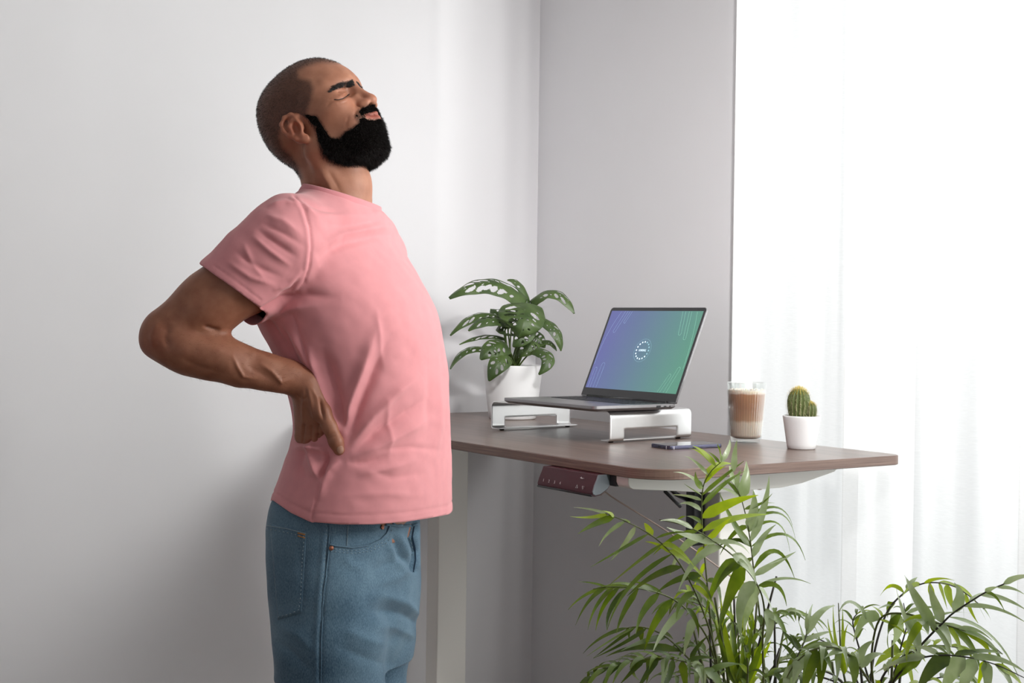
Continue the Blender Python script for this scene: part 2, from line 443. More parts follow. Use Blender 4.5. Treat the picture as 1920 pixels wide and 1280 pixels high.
# densify the straight sides so that the slot can be cut
P2 = []
for a, b in zip(prof[:-1], prof[1:]):
    L = math.dist(a, b); kk = max(1, int(L / .0045)) if abs(a[0] - b[0]) < 1e-4 else 1
    for i in range(kk): P2.append((a[0] + (b[0] - a[0]) * i / kk, a[1] + (b[1] - a[1]) * i / kk))
P2.append(prof[-1])
nx = 60; V = []; Fc = []
xs = np.linspace(0, SD, nx + 1)
for (yy, zz) in P2:
    for x in xs: V.append((x, yy, zz))
for j in range(len(P2) - 1):
    for i in range(nx):
        xm = (xs[i] + xs[i + 1]) / 2; ym = (P2[j][0] + P2[j + 1][0]) / 2; zm = (P2[j][1] + P2[j + 1][1]) / 2
        if .045 < xm < .213 and zm < .030 and (ym < .0125 or ym > SW - .0125) : continue
        a = j * (nx + 1) + i
        Fc.append((a, a + 1, a + nx + 2, a + nx + 1))
o = mk('bent_sheet', V, Fc, M_alu, st, True)
s_ = o.modifiers.new('th', 'SOLIDIFY'); s_.thickness = .0028; s_.offset = 0
bv = o.modifiers.new('bv', 'BEVEL'); bv.width = .0004; bv.segments = 1; bv.limit_method = 'ANGLE'
for (x, y) in ((.02, .018), (SD - .025, .018), (.02, SW - .018), (SD - .025, SW - .018)):
    MB().lathe([(.0055, -.0009), (.006, .0001), (.0055, .0035)], 16, (x, y, .0001)).build('rubber_foot', M_alu_edge, st, True).location.z = .0009 - .0001

# ------------------------------------------------------------------ laptop
M_gray = mat('laptop_aluminium', (150, 148, 150), .35, .9, bump=(900, .02, .0002))
M_bezel = mat('laptop_bezel', (34, 34, 36), .22)
M_key = mat('laptop_keycap', (22, 22, 24), .5)
M_pad = mat('laptop_trackpad', (140, 138, 140), .28, .8)
LW, LD, LT = .358, .246, .0155
LZ = DT + SH + .0012 + .0014 + .0016
lp = tag(empty('laptop', (1.860, 2.440, LZ), .0158), 'open grey laptop showing a blue to green loading screen, on the silver stand', 'laptop')
bp = rrect(0, 0, LD, LW, .012, 6)
b = MB(); cx, cy = LD / 2, LW / 2
def sc(p, k): return [(cx + (x - cx) * (1 - k / cx), cy + (y - cy) * (1 - k / cy)) for x, y in p]
rings = [(sc(bp, .007), 0.0), (sc(bp, .002), .0035), (bp, .006), (bp, LT - .0006 - .003), (sc(bp, .0006), LT - .003)]
n = len(bp); V = [(x, y, z) for p, z in rings for x, y in p]
Fc = [tuple(range(n - 1, -1, -1)), tuple((len(rings) - 1) * n + k for k in range(n))]
for j in range(len(rings) - 1):
    for k in range(n): Fc.append((j*n+k, j*n+(k+1) % n, (j+1)*n+(k+1) % n, (j+1)*n+k))
BZ = LT - .003
base = mk('base', V, Fc, M_gray, lp, False)
for (x, y) in ((.03, .03), (.03, LW - .03), (LD - .03, .03), (LD - .03, LW - .03)):
    MB().lathe([(.006, -.0016), (.007, 0), (.006, .0004)], 12, (x, y, 0)).build('rubber_foot', M_alu_edge, lp, True)
kb = MB().prism(rrect(.118, .035, .222, LW - .035, .003, 3), BZ + .00005, BZ + .0003).build('keyboard', M_bezel, lp)
KEY = None
rows = 6
for rI in range(rows):
    x0 = .2185 - rI * .0172 - .0145
    cols = 14 if rI < 5 else 10
    ww = (LW - .078) / 14
    y = LW - .039
    for cI in range(cols):
        w_ = ww
        if rI == 5: w_ = ww * (5.0 if cI == 4 else 1.0)
        if rI == 5 and cI == 4: w_ = ww * 5
        kx = w_ - .0028
        y1 = y; y0 = y - kx
        if abs(w_ - ww) < 1e-6:
            if KEY is None:
                KEY = MB().prism(rrect(0, 0, .0145, ww - .0028, .0015, 2), 0, .0008).build('key', M_key, kb)
                ko = KEY
            else:
                ko = KEY.copy(); COL.objects.link(ko)
            ko.location = (x0, y0, BZ + .0003)
        else:
            MB().prism(rrect(0, 0, .0145, kx, .0015, 2), 0, .0008).build('key', M_key, kb).location = (x0, y0, BZ + .0003)
        y -= w_
MB().prism(rrect(.010, LW / 2 - .078, .104, LW / 2 + .078, .004, 4), BZ + .00005, BZ + .0002).build('trackpad', M_pad, lp)
for yy in (.017, LW - .017):
    MB().prism(rrect(.122, yy - .006, .218, yy + .006, .002, 2), BZ + .00005, BZ + .00015).build('speaker_grille', M_bezel, lp)
# ports on the side facing the camera
MB().prism([(x, z) for x, z in rrect(.1815, .0045, .1945, .0095, .0005, 2)], -.0004, .002, axis=1).build('port', M_bezel, lp)
MB().prism([(x, z) for x, z in rrect(.203, .0055, .2115, .0085, .0014, 4)], -.0004, .002, axis=1).build('port', M_bezel, lp)
MB().prism([(x, z) for x, z in rrect(.2205, .0053, .224, .0088, .0017, 5)], -.0004, .002, axis=1).build('port', M_bezel, lp)
# lid, hinged at the back
LIDA = .4046
lid = empty('lid', (LD - .0065, 0, BZ + .0012)); lid.parent = lp; lid.rotation_euler = (0, LIDA, 0)
LH = LD * .985
shell = rrect(0, 0, LH, LW, [.003, .010, .010, .003], 6)   # (z, y)
def lidp(poly, x0, x1, nm, m, z_up=True, par=lid):
    V = [(x0, b_, a_) for a_, b_ in poly] + [(x1, b_, a_) for a_, b_ in poly]; n = len(poly)
    Fc = [tuple(range(n)), tuple(range(2 * n - 1, n - 1, -1))] + [(i, n + i, n + (i + 1) % n, (i + 1) % n) for i in range(n)]
    return mk(nm, V, Fc, m, par)
lidp(shell, 0, .0045, 'lid_shell', M_gray)
lidp([(cz, cy_) for cz, cy_ in rrect(.0015, .0015, LH - .0015, LW - .0015, [.002, .009, .009, .002], 6)], -.0006, .0001, 'bezel', M_bezel)
MB().tube([(-.001, .03, -.001), (-.001, LW - .03, -.001)], .0045, 10).build('hinge', M_bezel, lid, True)
# the screen
ms = bpy.data.materials.new('screen_image'); ms.use_nodes = True; nt = ms.node_tree; bs = nt.nodes['Principled BSDF']
tc = nt.nodes.new('ShaderNodeTexCoord'); sep = nt.nodes.new('ShaderNodeSeparateXYZ'); nt.links.new(tc.outputs['Generated'], sep.inputs[0])
ad = nt.nodes.new('ShaderNodeMath'); ad.operation = 'MULTIPLY_ADD'; ad.inputs[1].default_value = -1.0; ad.inputs[2].default_value = 1.0
nt.links.new(sep.outputs['Y'], ad.inputs[0])
ad2 = nt.nodes.new('ShaderNodeMath'); ad2.operation = 'MULTIPLY_ADD'; ad2.inputs[1].default_value = -.10
nt.links.new(sep.outputs['Z'], ad2.inputs[0]); nt.links.new(ad.outputs[0], ad2.inputs[2])
rp = nt.nodes.new('ShaderNodeValToRGB')
e = rp.color_ramp.elements; e[0].position = 0.0; e[0].color = (*lin((100, 106, 170)), 1); e[1].position = .95; e[1].color = (*lin((94, 158, 134)), 1)
for ps, c_ in ((.30, (98, 122, 158)), (.60, (96, 140, 146))):
    q = e.new(ps); q.color = (*lin(c_), 1)
nt.links.new(ad2.outputs[0], rp.inputs[0]); nt.links.new(rp.outputs[0], bs.inputs['Emission Color'])
bs.inputs['Emission Strength'].default_value = .86; bs.inputs['Base Color'].default_value = (.01, .01, .012, 1); bs.inputs['Roughness'].default_value = .25
SY0, SY1, SZ0, SZ1 = .0085, LW - .0085, .022, LH - .010
scr = MB().box((-.0010, SY0, SZ0), (-.0005, SY1, SZ1)).build('screen', ms, lid)
M_dot = mat('screen_glow_white', (210, 230, 240), .5, emis=((214, 234, 244), .85))
M_dot2 = mat('screen_glow_dim', (140, 180, 190), .5, emis=((130, 172, 186), .75))
M_line = mat('screen_line', (150, 175, 205), .5, emis=((124, 154, 188), .75))
M_line2 = mat('screen_line_green', (140, 190, 170), .5, emis=((122, 180, 158), .75))
cY, cZ = (SY0 + SY1) / 2, (SZ0 + SZ1) / 2
XS = -.0013
def on_scr(dy, dz): return (XS, cY - dy, cZ + dz)     # dy to the reader's right
RD = .0225
for k in range(16):
    a = math.radians(90 + 22.5 * k)
    c_ = on_scr(RD * math.cos(a), RD * math.sin(a))
    r_ = .0022
    pts = [(XS, c_[1] + r_ * math.cos(math.radians(30 * j)), c_[2] + r_ * math.sin(math.radians(30 * j))) for j in range(12)]
    MB().add(pts, [tuple(range(12))]).build('progress_dot', M_dot if k < 11 else M_dot2, scr)
def ringline(nm, pts, r_, m): return MB().tube(pts, r_, 4, flat=.5).build(nm, m, scr)
ringline('ring_outline', [on_scr(.030 * math.cos(math.radians(a)), .030 * math.sin(math.radians(a))) for a in range(0, 361, 10)], .0002, M_dot2)
text_mesh('loading_text', 'LOADING', .0082, M_dot, scr, on_scr(0, 0), (0, -1, 0), (0, 0, 1), depth=.0001, sx=.72)
def loopline(x, y0, y1, wdt, lean, m, flip=1):
    """long narrow looped line, rounded end at y1"""
    pts = []
    for k in range(8): pts.append((x - wdt / 2 + lean * (k / 7) , y0 + (y1 - y0) * k / 7))
    for a in range(180, -1, -30): pts.append((x + lean + wdt / 2 * math.cos(math.radians(a)), y1 + flip * wdt / 2 * math.sin(math.radians(a))))
    for k in range(8): pts.append((x + wdt / 2 + lean * (1 - k / 7), y1 + (y0 - y1) * k / 7))
    return [on_scr(a_, b_) for a_, b_ in pts]
hw, hh = (SY1 - SY0) / 2, (SZ1 - SZ0) / 2
for (x, y0, y1, wd, le, m_, fl) in ((-hw + .060, hh - .001, hh - .055, .010, -.022, M_line, -1), (-hw + .078, hh - .001, hh - .030, .008, -.012, M_line, -1),
                                    (-hw + .014, -hh + .001, -hh + .050, .010, .002, M_line, 1), (-hw + .036, -hh + .001, -hh + .062, .012, .004, M_line, 1),
                                    (hw - .066, hh - .001, hh - .058, .010, .010, M_line2, -1), (hw - .044, hh - .001, hh - .070, .009, .010, M_line2, -1),
                                    (hw - .062, -hh + .001, -hh + .044, .009, .020, M_line2, 1), (hw - .040, -hh + .001, -hh + .062, .010, .022, M_line2, 1)):
    ringline('curved_line', loopline(x, y0, y1, wd, le, m_, fl), .00028, m_)
for (x0, x1, m_) in ((-hw + .004, -hw + .040, M_line), (hw - .004, hw - .02, M_line2)):
    s = 1 if x0 < 0 else -1
    ringline('curved_line', [on_scr(x0 + (x1 - x0) * (k / 12) ** 2.2, -hh * .4 + k / 12 * hh * 1.38) for k in range(13)], .00028, m_)

# ------------------------------------------------------------------ phone
M_ph = mat('phone_metal', (92, 92, 112), .25, .9)
M_phs = mat('phone_glass', (20, 20, 24), .04, spec=.8)
M_ant = mat('phone_band', (215, 215, 222), .4)
ph = tag(empty('smartphone', (1.951, 2.2895, DT), -.069), 'dark smartphone lying flat on the desk before the laptop stand', 'phone')
PL, PW, PT = .147, .0715, .0079
MB().prism(rrect(0, 0, PL, PW, .0085, 7), .0002, PT).build('frame', M_ph, ph, bevel=.0012)
MB().prism(rrect(.0012, .0012, PL - .0012, PW - .0012, .0078, 7), PT - .0002, PT + .0004).build('screen', M_phs, ph, bevel=.0002)
MB().box((.012, -.0003, .0005), (.0134, .002, PT - .0006)).build('antenna_band', M_ant, ph)
MB().box((-.0003, .010, .0005), (.002, .0114, PT - .0006)).build('antenna_band', M_ant, ph)
MB().prism([(x, z) for x, z in rrect(.064, .0027, .090, .0053, .0012, 4)], -.0008, .0015, axis=1).build('side_button', M_ph, ph, bevel=.0003)
o = MB().prism([(y, z) for y, z in rrect(.031, .0027, .0405, .0053, .0012, 4)], -.0005, .002, axis=0).build('charging_port', M_black, ph)
for q in range(4):
    MB().lathe([(.0008, 0), (.0008, .0005)], 8).build('speaker_hole', M_black, ph).matrix_local = Matrix.Translation((-.0003, .020 - q * .0025 + .002, .004)) @ Matrix.Rotation(math.pi / 2, 4, 'Y')

# ------------------------------------------------------------------ glass of layered coffee
mgl = bpy.data.materials.new('drinking_glass'); mgl.use_nodes = True; nt = mgl.node_tree
nt.nodes.remove(nt.nodes['Principled BSDF'])
g = nt.nodes.new('ShaderNodeBsdfGlossy'); g.inputs['Roughness'].default_value = .03; g.inputs['Color'].default_value = (1, 1, 1, 1)
t_ = nt.nodes.new('ShaderNodeBsdfTransparent'); t_.inputs['Color'].default_value = (.94, .95, .945, 1)
lw = nt.nodes.new('ShaderNodeLayerWeight'); lw.inputs['Blend'].default_value = .38; fr = nt.nodes.new('ShaderNodeMath'); fr.operation = 'MULTIPLY_ADD'; fr.inputs[1].default_value = .42; fr.inputs[2].default_value = .03; nt.links.new(lw.outputs['Facing'], fr.inputs[0]); mx = nt.nodes.new('ShaderNodeMixShader')
nt.links.new(fr.outputs[0], mx.inputs[0]); nt.links.new(t_.outputs[0], mx.inputs[1]); nt.links.new(g.outputs[0], mx.inputs[2])
nt.links.new(mx.outputs[0], nt.nodes['Material Output'].inputs['Surface'])
gc = at(1390, 828, 3.19); gc = (2.235, 2.352, DT)
gl = tag(empty('coffee_glass', gc), 'ribbed drinking glass of layered milky coffee on the desk right of the laptop', 'glass of coffee')
GH = .139
def rO(z): return .0345 + (.0455 - .0345) * (z / GH) ** .95
def rib(r, z, a): return r + (.00045 * math.cos(a * 40) if .012 < z < .118 else 0)
pr = [(.0, .0), (.028, 0), (.0325, .0012), (.0343, .005)] + [(rO(z), z) for z in np.linspace(.010, GH - .002, 26)] + [(rO(GH) - .0008, GH), (rO(GH) - .0020, GH - .001)]
pr += [(rO(z) - .0014, z) for z in np.linspace(GH - .004, .013, 20)] + [(.026, .0092), (0, .0085)]
MB().lathe(pr, 160, rib=rib).build('tumbler', mgl, gl, True)
mcf = bpy.data.materials.new('layered_coffee'); mcf.use_nodes = True; nt = mcf.node_tree; b = nt.nodes['Principled BSDF']
tc = nt.nodes.new('ShaderNodeTexCoord'); sp_ = nt.nodes.new('ShaderNodeSeparateXYZ'); nt.links.new(tc.outputs['Object'], sp_.inputs[0])
nz = nt.nodes.new('ShaderNodeTexNoise'); nz.inputs['Scale'].default_value = 60; nt.links.new(tc.outputs['Object'], nz.inputs['Vector'])
ma = nt.nodes.new('ShaderNodeMath'); ma.operation = 'MULTIPLY_ADD'; ma.inputs[1].default_value = .006; nt.links.new(nz.outputs['Fac'], ma.inputs[0]); nt.links.new(sp_.outputs['Z'], ma.inputs[2])
mr = nt.nodes.new('ShaderNodeMapRange'); mr.inputs['From Max'].default_value = .14; nt.links.new(ma.outputs[0], mr.inputs[0])
rp = nt.nodes.new('ShaderNodeValToRGB'); e = rp.color_ramp.elements
e[0].position = 0; e[0].color = (*lin((214, 198, 184)), 1); e[1].position = 1; e[1].color = (*lin((238, 226, 212)), 1)
for ps, c_ in ((.355, (214, 197, 180)), (.40, (182, 142, 112)), (.60, (164, 120, 92)), (.815, (176, 128, 96)), (.845, (234, 218, 200))):
    q = e.new(ps); q.color = (*lin(c_), 1)
nt.links.new(mr.outputs[0], rp.inputs[0]); nt.links.new(rp.outputs[0], b.inputs['Base Color']); b.inputs['Roughness'].default_value = .45
b.inputs['Subsurface Weight'].default_value = .5; b.inputs['Subsurface Radius'].default_value = (.02, .012, .008); b.inputs['Subsurface Scale'].default_value = .6
pr = [(0, .0096), (.0262, .0100)] + [(rO(z) - .0016, z) for z in np.linspace(.015, .121, 24)] + [(rO(.123) - .006, .1225), (.02, .1215), (0, .1215)]
MB().lathe(pr, 96).build('coffee', mcf, gl, True)
M_foam = mat('milk_foam', (240, 230, 218), .7, bump=(500, .5, .002), sss=.3)
fb = MB()
r2 = random.Random(3)
for k in range(90):
    a = r2.random() * 6.283; q = .0405 * math.sqrt(r2.random()); s_ = .0012 + r2.random() * .0022
    ring = [(s_ * math.cos(v), s_ * math.sin(v)) for v in (-1.2, -.6, 0, .6, 1.2, 1.57)]
    fb.lathe([(max(c_, 0), s2) for c_, s2 in ring], 7, (q * math.cos(a), q * math.sin(a), .1215))
fb.build('foam', M_foam, gl, True)

# ------------------------------------------------------------------ cactus
M_pot = mat('white_ceramic', (232, 232, 232), .38, bump=(30, .03, .001))
M_soil = mat('potting_soil', (58, 46, 38), .95, noise=(150, .4), bump=(200, 1, .003))
cp = (2.238, 2.180, DT)
cact = tag(empty('potted_cactus', cp), 'small round yellow-spined cactus with an offshoot in a white pot, on the desk', 'cactus')
RT_, RB_, PH = .0415, .0310, .0735
pr = [(0, 0), (RB_ - .002, 0), (RB_, .002)] + [(RB_ + (RT_ - RB_) * k / 8, .002 + (PH - .005) * k / 8) for k in range(1, 9)] + [(RT_ - .0003, PH - .0008), (RT_ - .0018, PH), (RT_ - .0036, PH - .001), (RT_ - .0048, PH - .012), (RT_ - .008, PH - .03), (0, PH - .032)]
MB().lathe(pr, 64).build('pot', M_pot, cact, True)
MB().lathe([(0, PH - .020), (RT_ - .010, PH - .020), (RT_ - .0062, PH - .012), (RT_ - .012, PH - .0075), (0, PH - .006)], 40).build('soil', M_soil, cact, True)
M_cg = mat('cactus_green', (86, 98, 50), .6, noise=(90, .15))
M_sp = mat('cactus_spine', (226, 206, 118), .5)
M_sp2 = mat('cactus_spine_pale', (196, 190, 150), .5)
def cactus_body(c, R_, H_, ribs, nm):
    def prof(t_):
        # barrel, narrower at the foot
        if t_ < .55: return R_ * (.74 + .26 * math.sin(t_ / .55 * math.pi / 2)), H_ * t_
        u = (t_ - .55) / .45
        return R_ * max(0, math.cos(u * math.pi / 2)) ** .75, H_ * (.55 + .45 * math.sin(u * math.pi / 2) ** 1.0)
    P = [prof(t_) for t_ in np.linspace(0, 1, 30)]
    b = MB().lathe(P, ribs * 8, c, rib=lambda r, z, a: r * (1 + .075 * math.cos(a * ribs)))
    o = b.build(nm, M_cg, cact, True)
    s1 = MB(); s2 = MB(); r3 = random.Random(11)
    for k in range(ribs):
        a = 2 * math.pi * k / ribs
        for t_ in np.linspace(.06, .985, 24):
            r, z = prof(t_); r *= 1.075
            q = prof(min(1, t_ + .01)); q0 = prof(max(0, t_ - .01))
            tr, tz = q[0] - q0[0], q[1] - q0[1]; L = math.hypot(tr, tz) + 1e-9
            nr, nz_ = tz / L, -tr / L
            base_ = np.array([r * math.cos(a), r * math.sin(a), z]) + np.array(c)
            for j in range(9 if t_ > .7 else 6):
                an = a + r3.uniform(-.75, .75)
                d = np.array([nr * math.cos(an), nr * math.sin(an), nz_ + r3.uniform(-.6, .6)]); d /= np.linalg.norm(d)
                ln = R_ * (.24 + .16 * r3.random()); sd = np.cross(d, (0, 0, 1.0)); sd = sd / (np.linalg.norm(sd) + 1e-9) * .00042
                (s1 if t_ > .72 and r3.random() < .85 else s2).add([base_ - sd, base_ + sd, base_ + d * ln], [(0, 1, 2)])
    s1.build('spines', M_sp, o).matrix_parent_inverse.identity(); s2.build('spines', M_sp2, o)
    return o
cactus_body((-.006, .004, PH - .008), .0235, .066, 17, 'cactus_stem')
cactus_body((.012, -.012, PH - .008), .0145, .037, 13, 'cactus_offshoot')
# ------------------------------------------------------------------ leaves
def leaf_mat(name, col, col2, rough=.38, tr=.32, scale=30, axis_noise=None):
    m = bpy.data.materials.new(name); m.use_nodes = True; nt = m.node_tree; b = nt.nodes['Principled BSDF']
    out = nt.nodes['Material Output']
    tc = nt.nodes.new('ShaderNodeTexCoord'); n = nt.nodes.new('ShaderNodeTexNoise'); n.inputs['Scale'].default_value = scale; n.inputs['Detail'].default_value = 3
    nt.links.new(tc.outputs['Object'], n.inputs['Vector'])
    r = nt.nodes.new('ShaderNodeValToRGB'); r.color_ramp.elements[0].position = .35; r.color_ramp.elements[1].position = .65
    r.color_ramp.elements[0].color = (*lin(col), 1); r.color_ramp.elements[1].color = (*lin(col2), 1)
    nt.links.new(n.outputs['Fac'], r.inputs[0]); nt.links.new(r.outputs[0], b.inputs['Base Color'])
    b.inputs['Roughness'].default_value = rough; b.inputs['Specular IOR Level'].default_value = .6
    t = nt.nodes.new('ShaderNodeBsdfTranslucent'); mx = nt.nodes.new('ShaderNodeMixShader'); mx.inputs[0].default_value = tr
    hs = nt.nodes.new('ShaderNodeHueSaturation'); hs.inputs['Hue'].default_value = .487; hs.inputs['Saturation'].default_value = 1.25; hs.inputs['Value'].default_value = 1.7
    nt.links.new(r.outputs[0], hs.inputs['Color']); nt.links.new(hs.outputs[0], t.inputs['Color'])
    nt.links.new(b.outputs[0], mx.inputs[1]); nt.links.new(t.outputs[0], mx.inputs[2]); nt.links.new(mx.outputs[0], out.inputs['Surface'])
    return m
M_pg = leaf_mat('palm_leaf_green', (88, 112, 46), (118, 140, 66), .28, .30)
M_py = leaf_mat('palm_leaf_young', (140, 164, 42), (160, 182, 60), .42, .40)
M_pp = leaf_mat('palm_leaf_sheen', (144, 162, 116), (176, 190, 152), .22, .26)  # pale base colour stands in for sky sheen on glossy leaflets
M_pd = leaf_mat('palm_leaf_dark', (62, 84, 30), (88, 108, 42), .40, .28)
M_stem = mat('palm_stem', (88, 96, 44), .5, noise=(40, .25))
M_stemd = mat('palm_stem_dark', (52, 48, 40), .5, noise=(40, .2))
PM = [M_pg, M_py, M_pp, M_pd, M_stem, M_stemd]
G_, Y_, P_, D_, S_, K_ = range(6)
TOCAM = -FW

def blade(mb, p0, p1, p2, W, nrm, m, n=11, fold=.22, twist=0.0):
    """pointed palm leaflet along the curve p0-p1-p2, two halves folded on the midrib"""
    p0, p1, p2 = (np.asarray(p, float) for p in (p0, p1, p2))
    V = []; Fc = []
    c = 2 * p1 - .5 * (p0 + p2)
    for i in range(n + 1):
        t = i / n
        p = (1 - t) ** 2 * p0 + 2 * t * (1 - t) * c + t * t * p2
        tg = 2 * (1 - t) * (c - p0) + 2 * t * (p2 - c); tg /= np.linalg.norm(tg) + 1e-9
        a = twist * (t - .3)
        nn = nrm - tg * (nrm @ tg); nn /= np.linalg.norm(nn) + 1e-9
        s = np.cross(tg, nn)
        s, nn = s * math.cos(a) + nn * math.sin(a), nn * math.cos(a) - s * math.sin(a)
        w = W * .5 * min(1, (t * 5.5 + .10)) ** .8 * (1 - t ** 2.2) ** .9 * (1 - .25 * t)
        w = max(w, .0003)
        V += [p - s * w + nn * w * fold, p + nn * 0, p + s * w + nn * w * fold]
    for i in range(n):
        a = 3 * i
        Fc += [(a, a + 1, a + 4, a + 3), (a + 1, a + 2, a + 5, a + 4)]
    mb.add(V, Fc, m)

class Palm:
    def __init__(s, name, label, bx, by, pot_r, pot_h, rnd, shift=0.0):
        s.shift = shift
        s.o = tag(empty(name, (bx, by, 0)), label, 'plant', 'feathery palms in front of the desk')
        s.inv = Matrix.Translation((-bx, -by, 0)); s.b = (bx, by); s.ph = pot_h; s.pr = pot_r
        s.r = random.Random(rnd)
        pr = [(0, 0), (pot_r * .74, 0), (pot_r * .76, .006)] + [(pot_r * (.76 + .24 * k / 6), .006 + (pot_h - .02) * k / 6) for k in range(1, 7)] + \
             [(pot_r, pot_h - .003), (pot_r * .985, pot_h), (pot_r * .95, pot_h - .004), (pot_r * .9, pot_h - .05), (0, pot_h - .06)]
        MB().lathe(pr, 56).build('pot', M_pot, s.o, True)
        MB().lathe([(0, pot_h - .055), (pot_r * .88, pot_h - .05), (pot_r * .93, pot_h - .028), (0, pot_h - .02)], 32).build('soil', M_soil, s.o, True)
    def stem_to(s, mb, p, r0=.004, r1=.0022, m=S_, bend=.5):
        """stalk from the soil up to p"""
        a = s.r.uniform(0, 6.28); q = s.pr * .45 * s.r.random()
        b = np.array([s.b[0] + q * math.cos(a), s.b[1] + q * math.sin(a), s.ph - .03])
        p = np.asarray(p, float)
        c = b * (1 - bend) + p * bend; c[0] = b[0] * .75 + p[0] * .25; c[1] = b[1] * .75 + p[1] * .25
        pts = [(1 - t) ** 2 * b + 2 * t * (1 - t) * c + t * t * p for t in np.linspace(0, 1, 14)]
        mb.tube(pts, list(np.linspace(r0, r1, 14)), 6, m)
    def frond(s, rach, leaves, r=.0018, m=S_, stem=True, auto=None):
        """rach: [(px,py,depth)...] from foot to tip; leaves: (bx,by,tx,ty,w,mat[,mx,my]) in pixels, made at the rachis depth"""
        mb = MB()
        R = [at(q[0], q[1], q[2] + s.shift) for q in rach]
        # smooth the rachis
        P = np.array(R); k = np.arange(len(P)); kk = np.linspace(0, len(P) - 1, max(14, 5 * len(P)))
        def cr(i):
            i0 = int(min(max(math.floor(i), 0), len(P) - 2)); t = i - i0
            a, b, c, d = P[max(i0 - 1, 0)], P[i0], P[i0 + 1], P[min(i0 + 2, len(P) - 1)]
            return .5 * ((2 * b) + (-a + c) * t + (2 * a - 5 * b + 4 * c - d) * t * t + (-a + 3 * b - 3 * c + d) * t ** 3)
        C = [cr(i) for i in kk]
        pix = np.array([proj(c)[:2] for c in C]); dep = np.array([proj(c)[2] for c in C])
        mb.tube(C, list(np.linspace(r, r * .35, len(C))), 6, m)
        if stem: s.stem_to(mb, C[0], .0036, r, m)
        for lf in leaves:
            bx, by, tx, ty, w, mt = lf[:6]
            j = int(np.argmin((pix[:, 0] - bx) ** 2 + (pix[:, 1] - by) ** 2)); d = dep[j]
            off = s.r.uniform(-.05, .05)
            L = math.hypot(tx - bx, ty - by)
            if len(lf) > 6: mx_, my_ = lf[6:8]
            else: mx_, my_ = (bx + tx) / 2 + (ty - by) * .03, (by + ty) / 2 - L * .10
            # start at the rachis itself
            sx, sy = bx, by
            if math.hypot(pix[j, 0] - bx, pix[j, 1] - by) < 26: sx, sy = pix[j]
            p0 = at(sx, sy, d); p1 = at(mx_, my_, d + off * .35); p2 = at(tx, ty, d + off)
            W = w / F_PX * d * 1.25
            nr = TOCAM * s.r.uniform(.5, 1.0) + np.array([0, 0, s.r.uniform(.3, .9)]) + RT * s.r.uniform(-.4, .4)
            blade(mb, p0, p1, p2, W, nr / np.linalg.norm(nr), mt, twist=s.r.uniform(-.7, .7))
        if auto:
            # (count, length_px, width_px, material list, t0, t1, droop)
            cnt, ln, wp, mts, t0, t1, droop = auto
            for q in range(cnt):
                t = t0 + (t1 - t0) * q / max(1, cnt - 1)
                j = min(len(C) - 2, int(t * (len(C) - 1)))
                c = C[j]; tg = C[j + 1] - C[max(j - 1, 0)]; tg /= np.linalg.norm(tg)
                side = np.cross(tg, (0, 0, 1.0)); side /= np.linalg.norm(side) + 1e-9
                for sg in (-1, 1):
                    Lm = ln / F_PX * dep[j] * (1 - .45 * abs(t - .45)) * s.r.uniform(.8, 1.15)
                    dr = side * sg * s.r.uniform(.55, .95) + tg * s.r.uniform(.45, .8) + np.array([0, 0, s.r.uniform(-.1, .35)])
                    dr /= np.linalg.norm(dr)
                    p1 = c + dr * Lm * .5; p2 = c + dr * Lm * .92 + np.array([0, 0, -droop * Lm * s.r.uniform(.6, 1.2)])
                    p1 = p1 + np.array([0, 0, -droop * Lm * .12])
                    nr = np.array([0, 0, 1.0]) + TOCAM * .3 + side * sg * .2
                    blade(mb, c, p1, p2, wp / F_PX * dep[j] * s.r.uniform(.8, 1.15), nr / np.linalg.norm(nr), s.r.choice(mts), twist=s.r.uniform(-.5, .5))
        o = mb.build('frond', PM, s.o, True); o.matrix_parent_inverse = s.inv
        return o

def C5(x, y): return 1060 + x / 3.765, 940 + y / 3.765
def cv(f, lst):
    out = []
    for l in lst:
        a = list(f(l[0], l[1])) + list(f(l[2], l[3])) + [l[4], l[5]]
        if len(l) > 6: a += list(f(l[6], l[7]))
        out.append(tuple(a))
    return out

bL = at(1392, 1290, 2.27)
A = Palm('potted_palm', 'taller potted palm in front of the near desk corner, fronds reaching above the desktop', bL[0], bL[1], .15, .30, 5)
# upright young frond overlapping the desk edge
A.frond([(1345, 1280, 2.26), (1331, 1150, 2.27), (1322, 1050, 2.28), (1316, 970, 2.29), (1318, 915, 2.29), (1332, 885, 2.28), (1352, 866, 2.27)],
 [(1341,871,1291,840,9,Y_),(1341,871,1298,836,11,Y_),(1323,885,1283,855,8,P_),(1355,868,1345,832,10,G_),(1350,868,1326,846,5,G_),
  (1366,866,1368,824,9,P_),(1376,884,1382,825,11,P_),(1324,896,1374,870,14,Y_,1345,872),(1320,909,1361,873,9,Y_),(1321,926,1395,864,9,G_,1358,893),
  (1318,947,1396,883,9,G_,1357,908),(1319,912,1304,884,13,G_,1306,903),(1318,909,1263,885,7,P_),(1316,930,1282,906,14,G_,1298,918),
  (1315,941,1260,927,6,P_,1290,930),(1315,954,1272,946,12,P_,1292,944),(1318,974,1422,928,19,Y_,1368,944),(1318,1002,1441,964,16,Y_,1378,972),
  (1334,1017,1372,971,12,Y_),(1316,982,1268,975,10,G_,1292,968),(1317,985,1296,1000,12,Y_),(1322,1030,1290,1075,14,Y_),(1321,1035,1352,1010,8,G_),(1325,1060,1300,1100,10,Y_),(1326,1080,1352,1150,12,G_,1345,1100)])
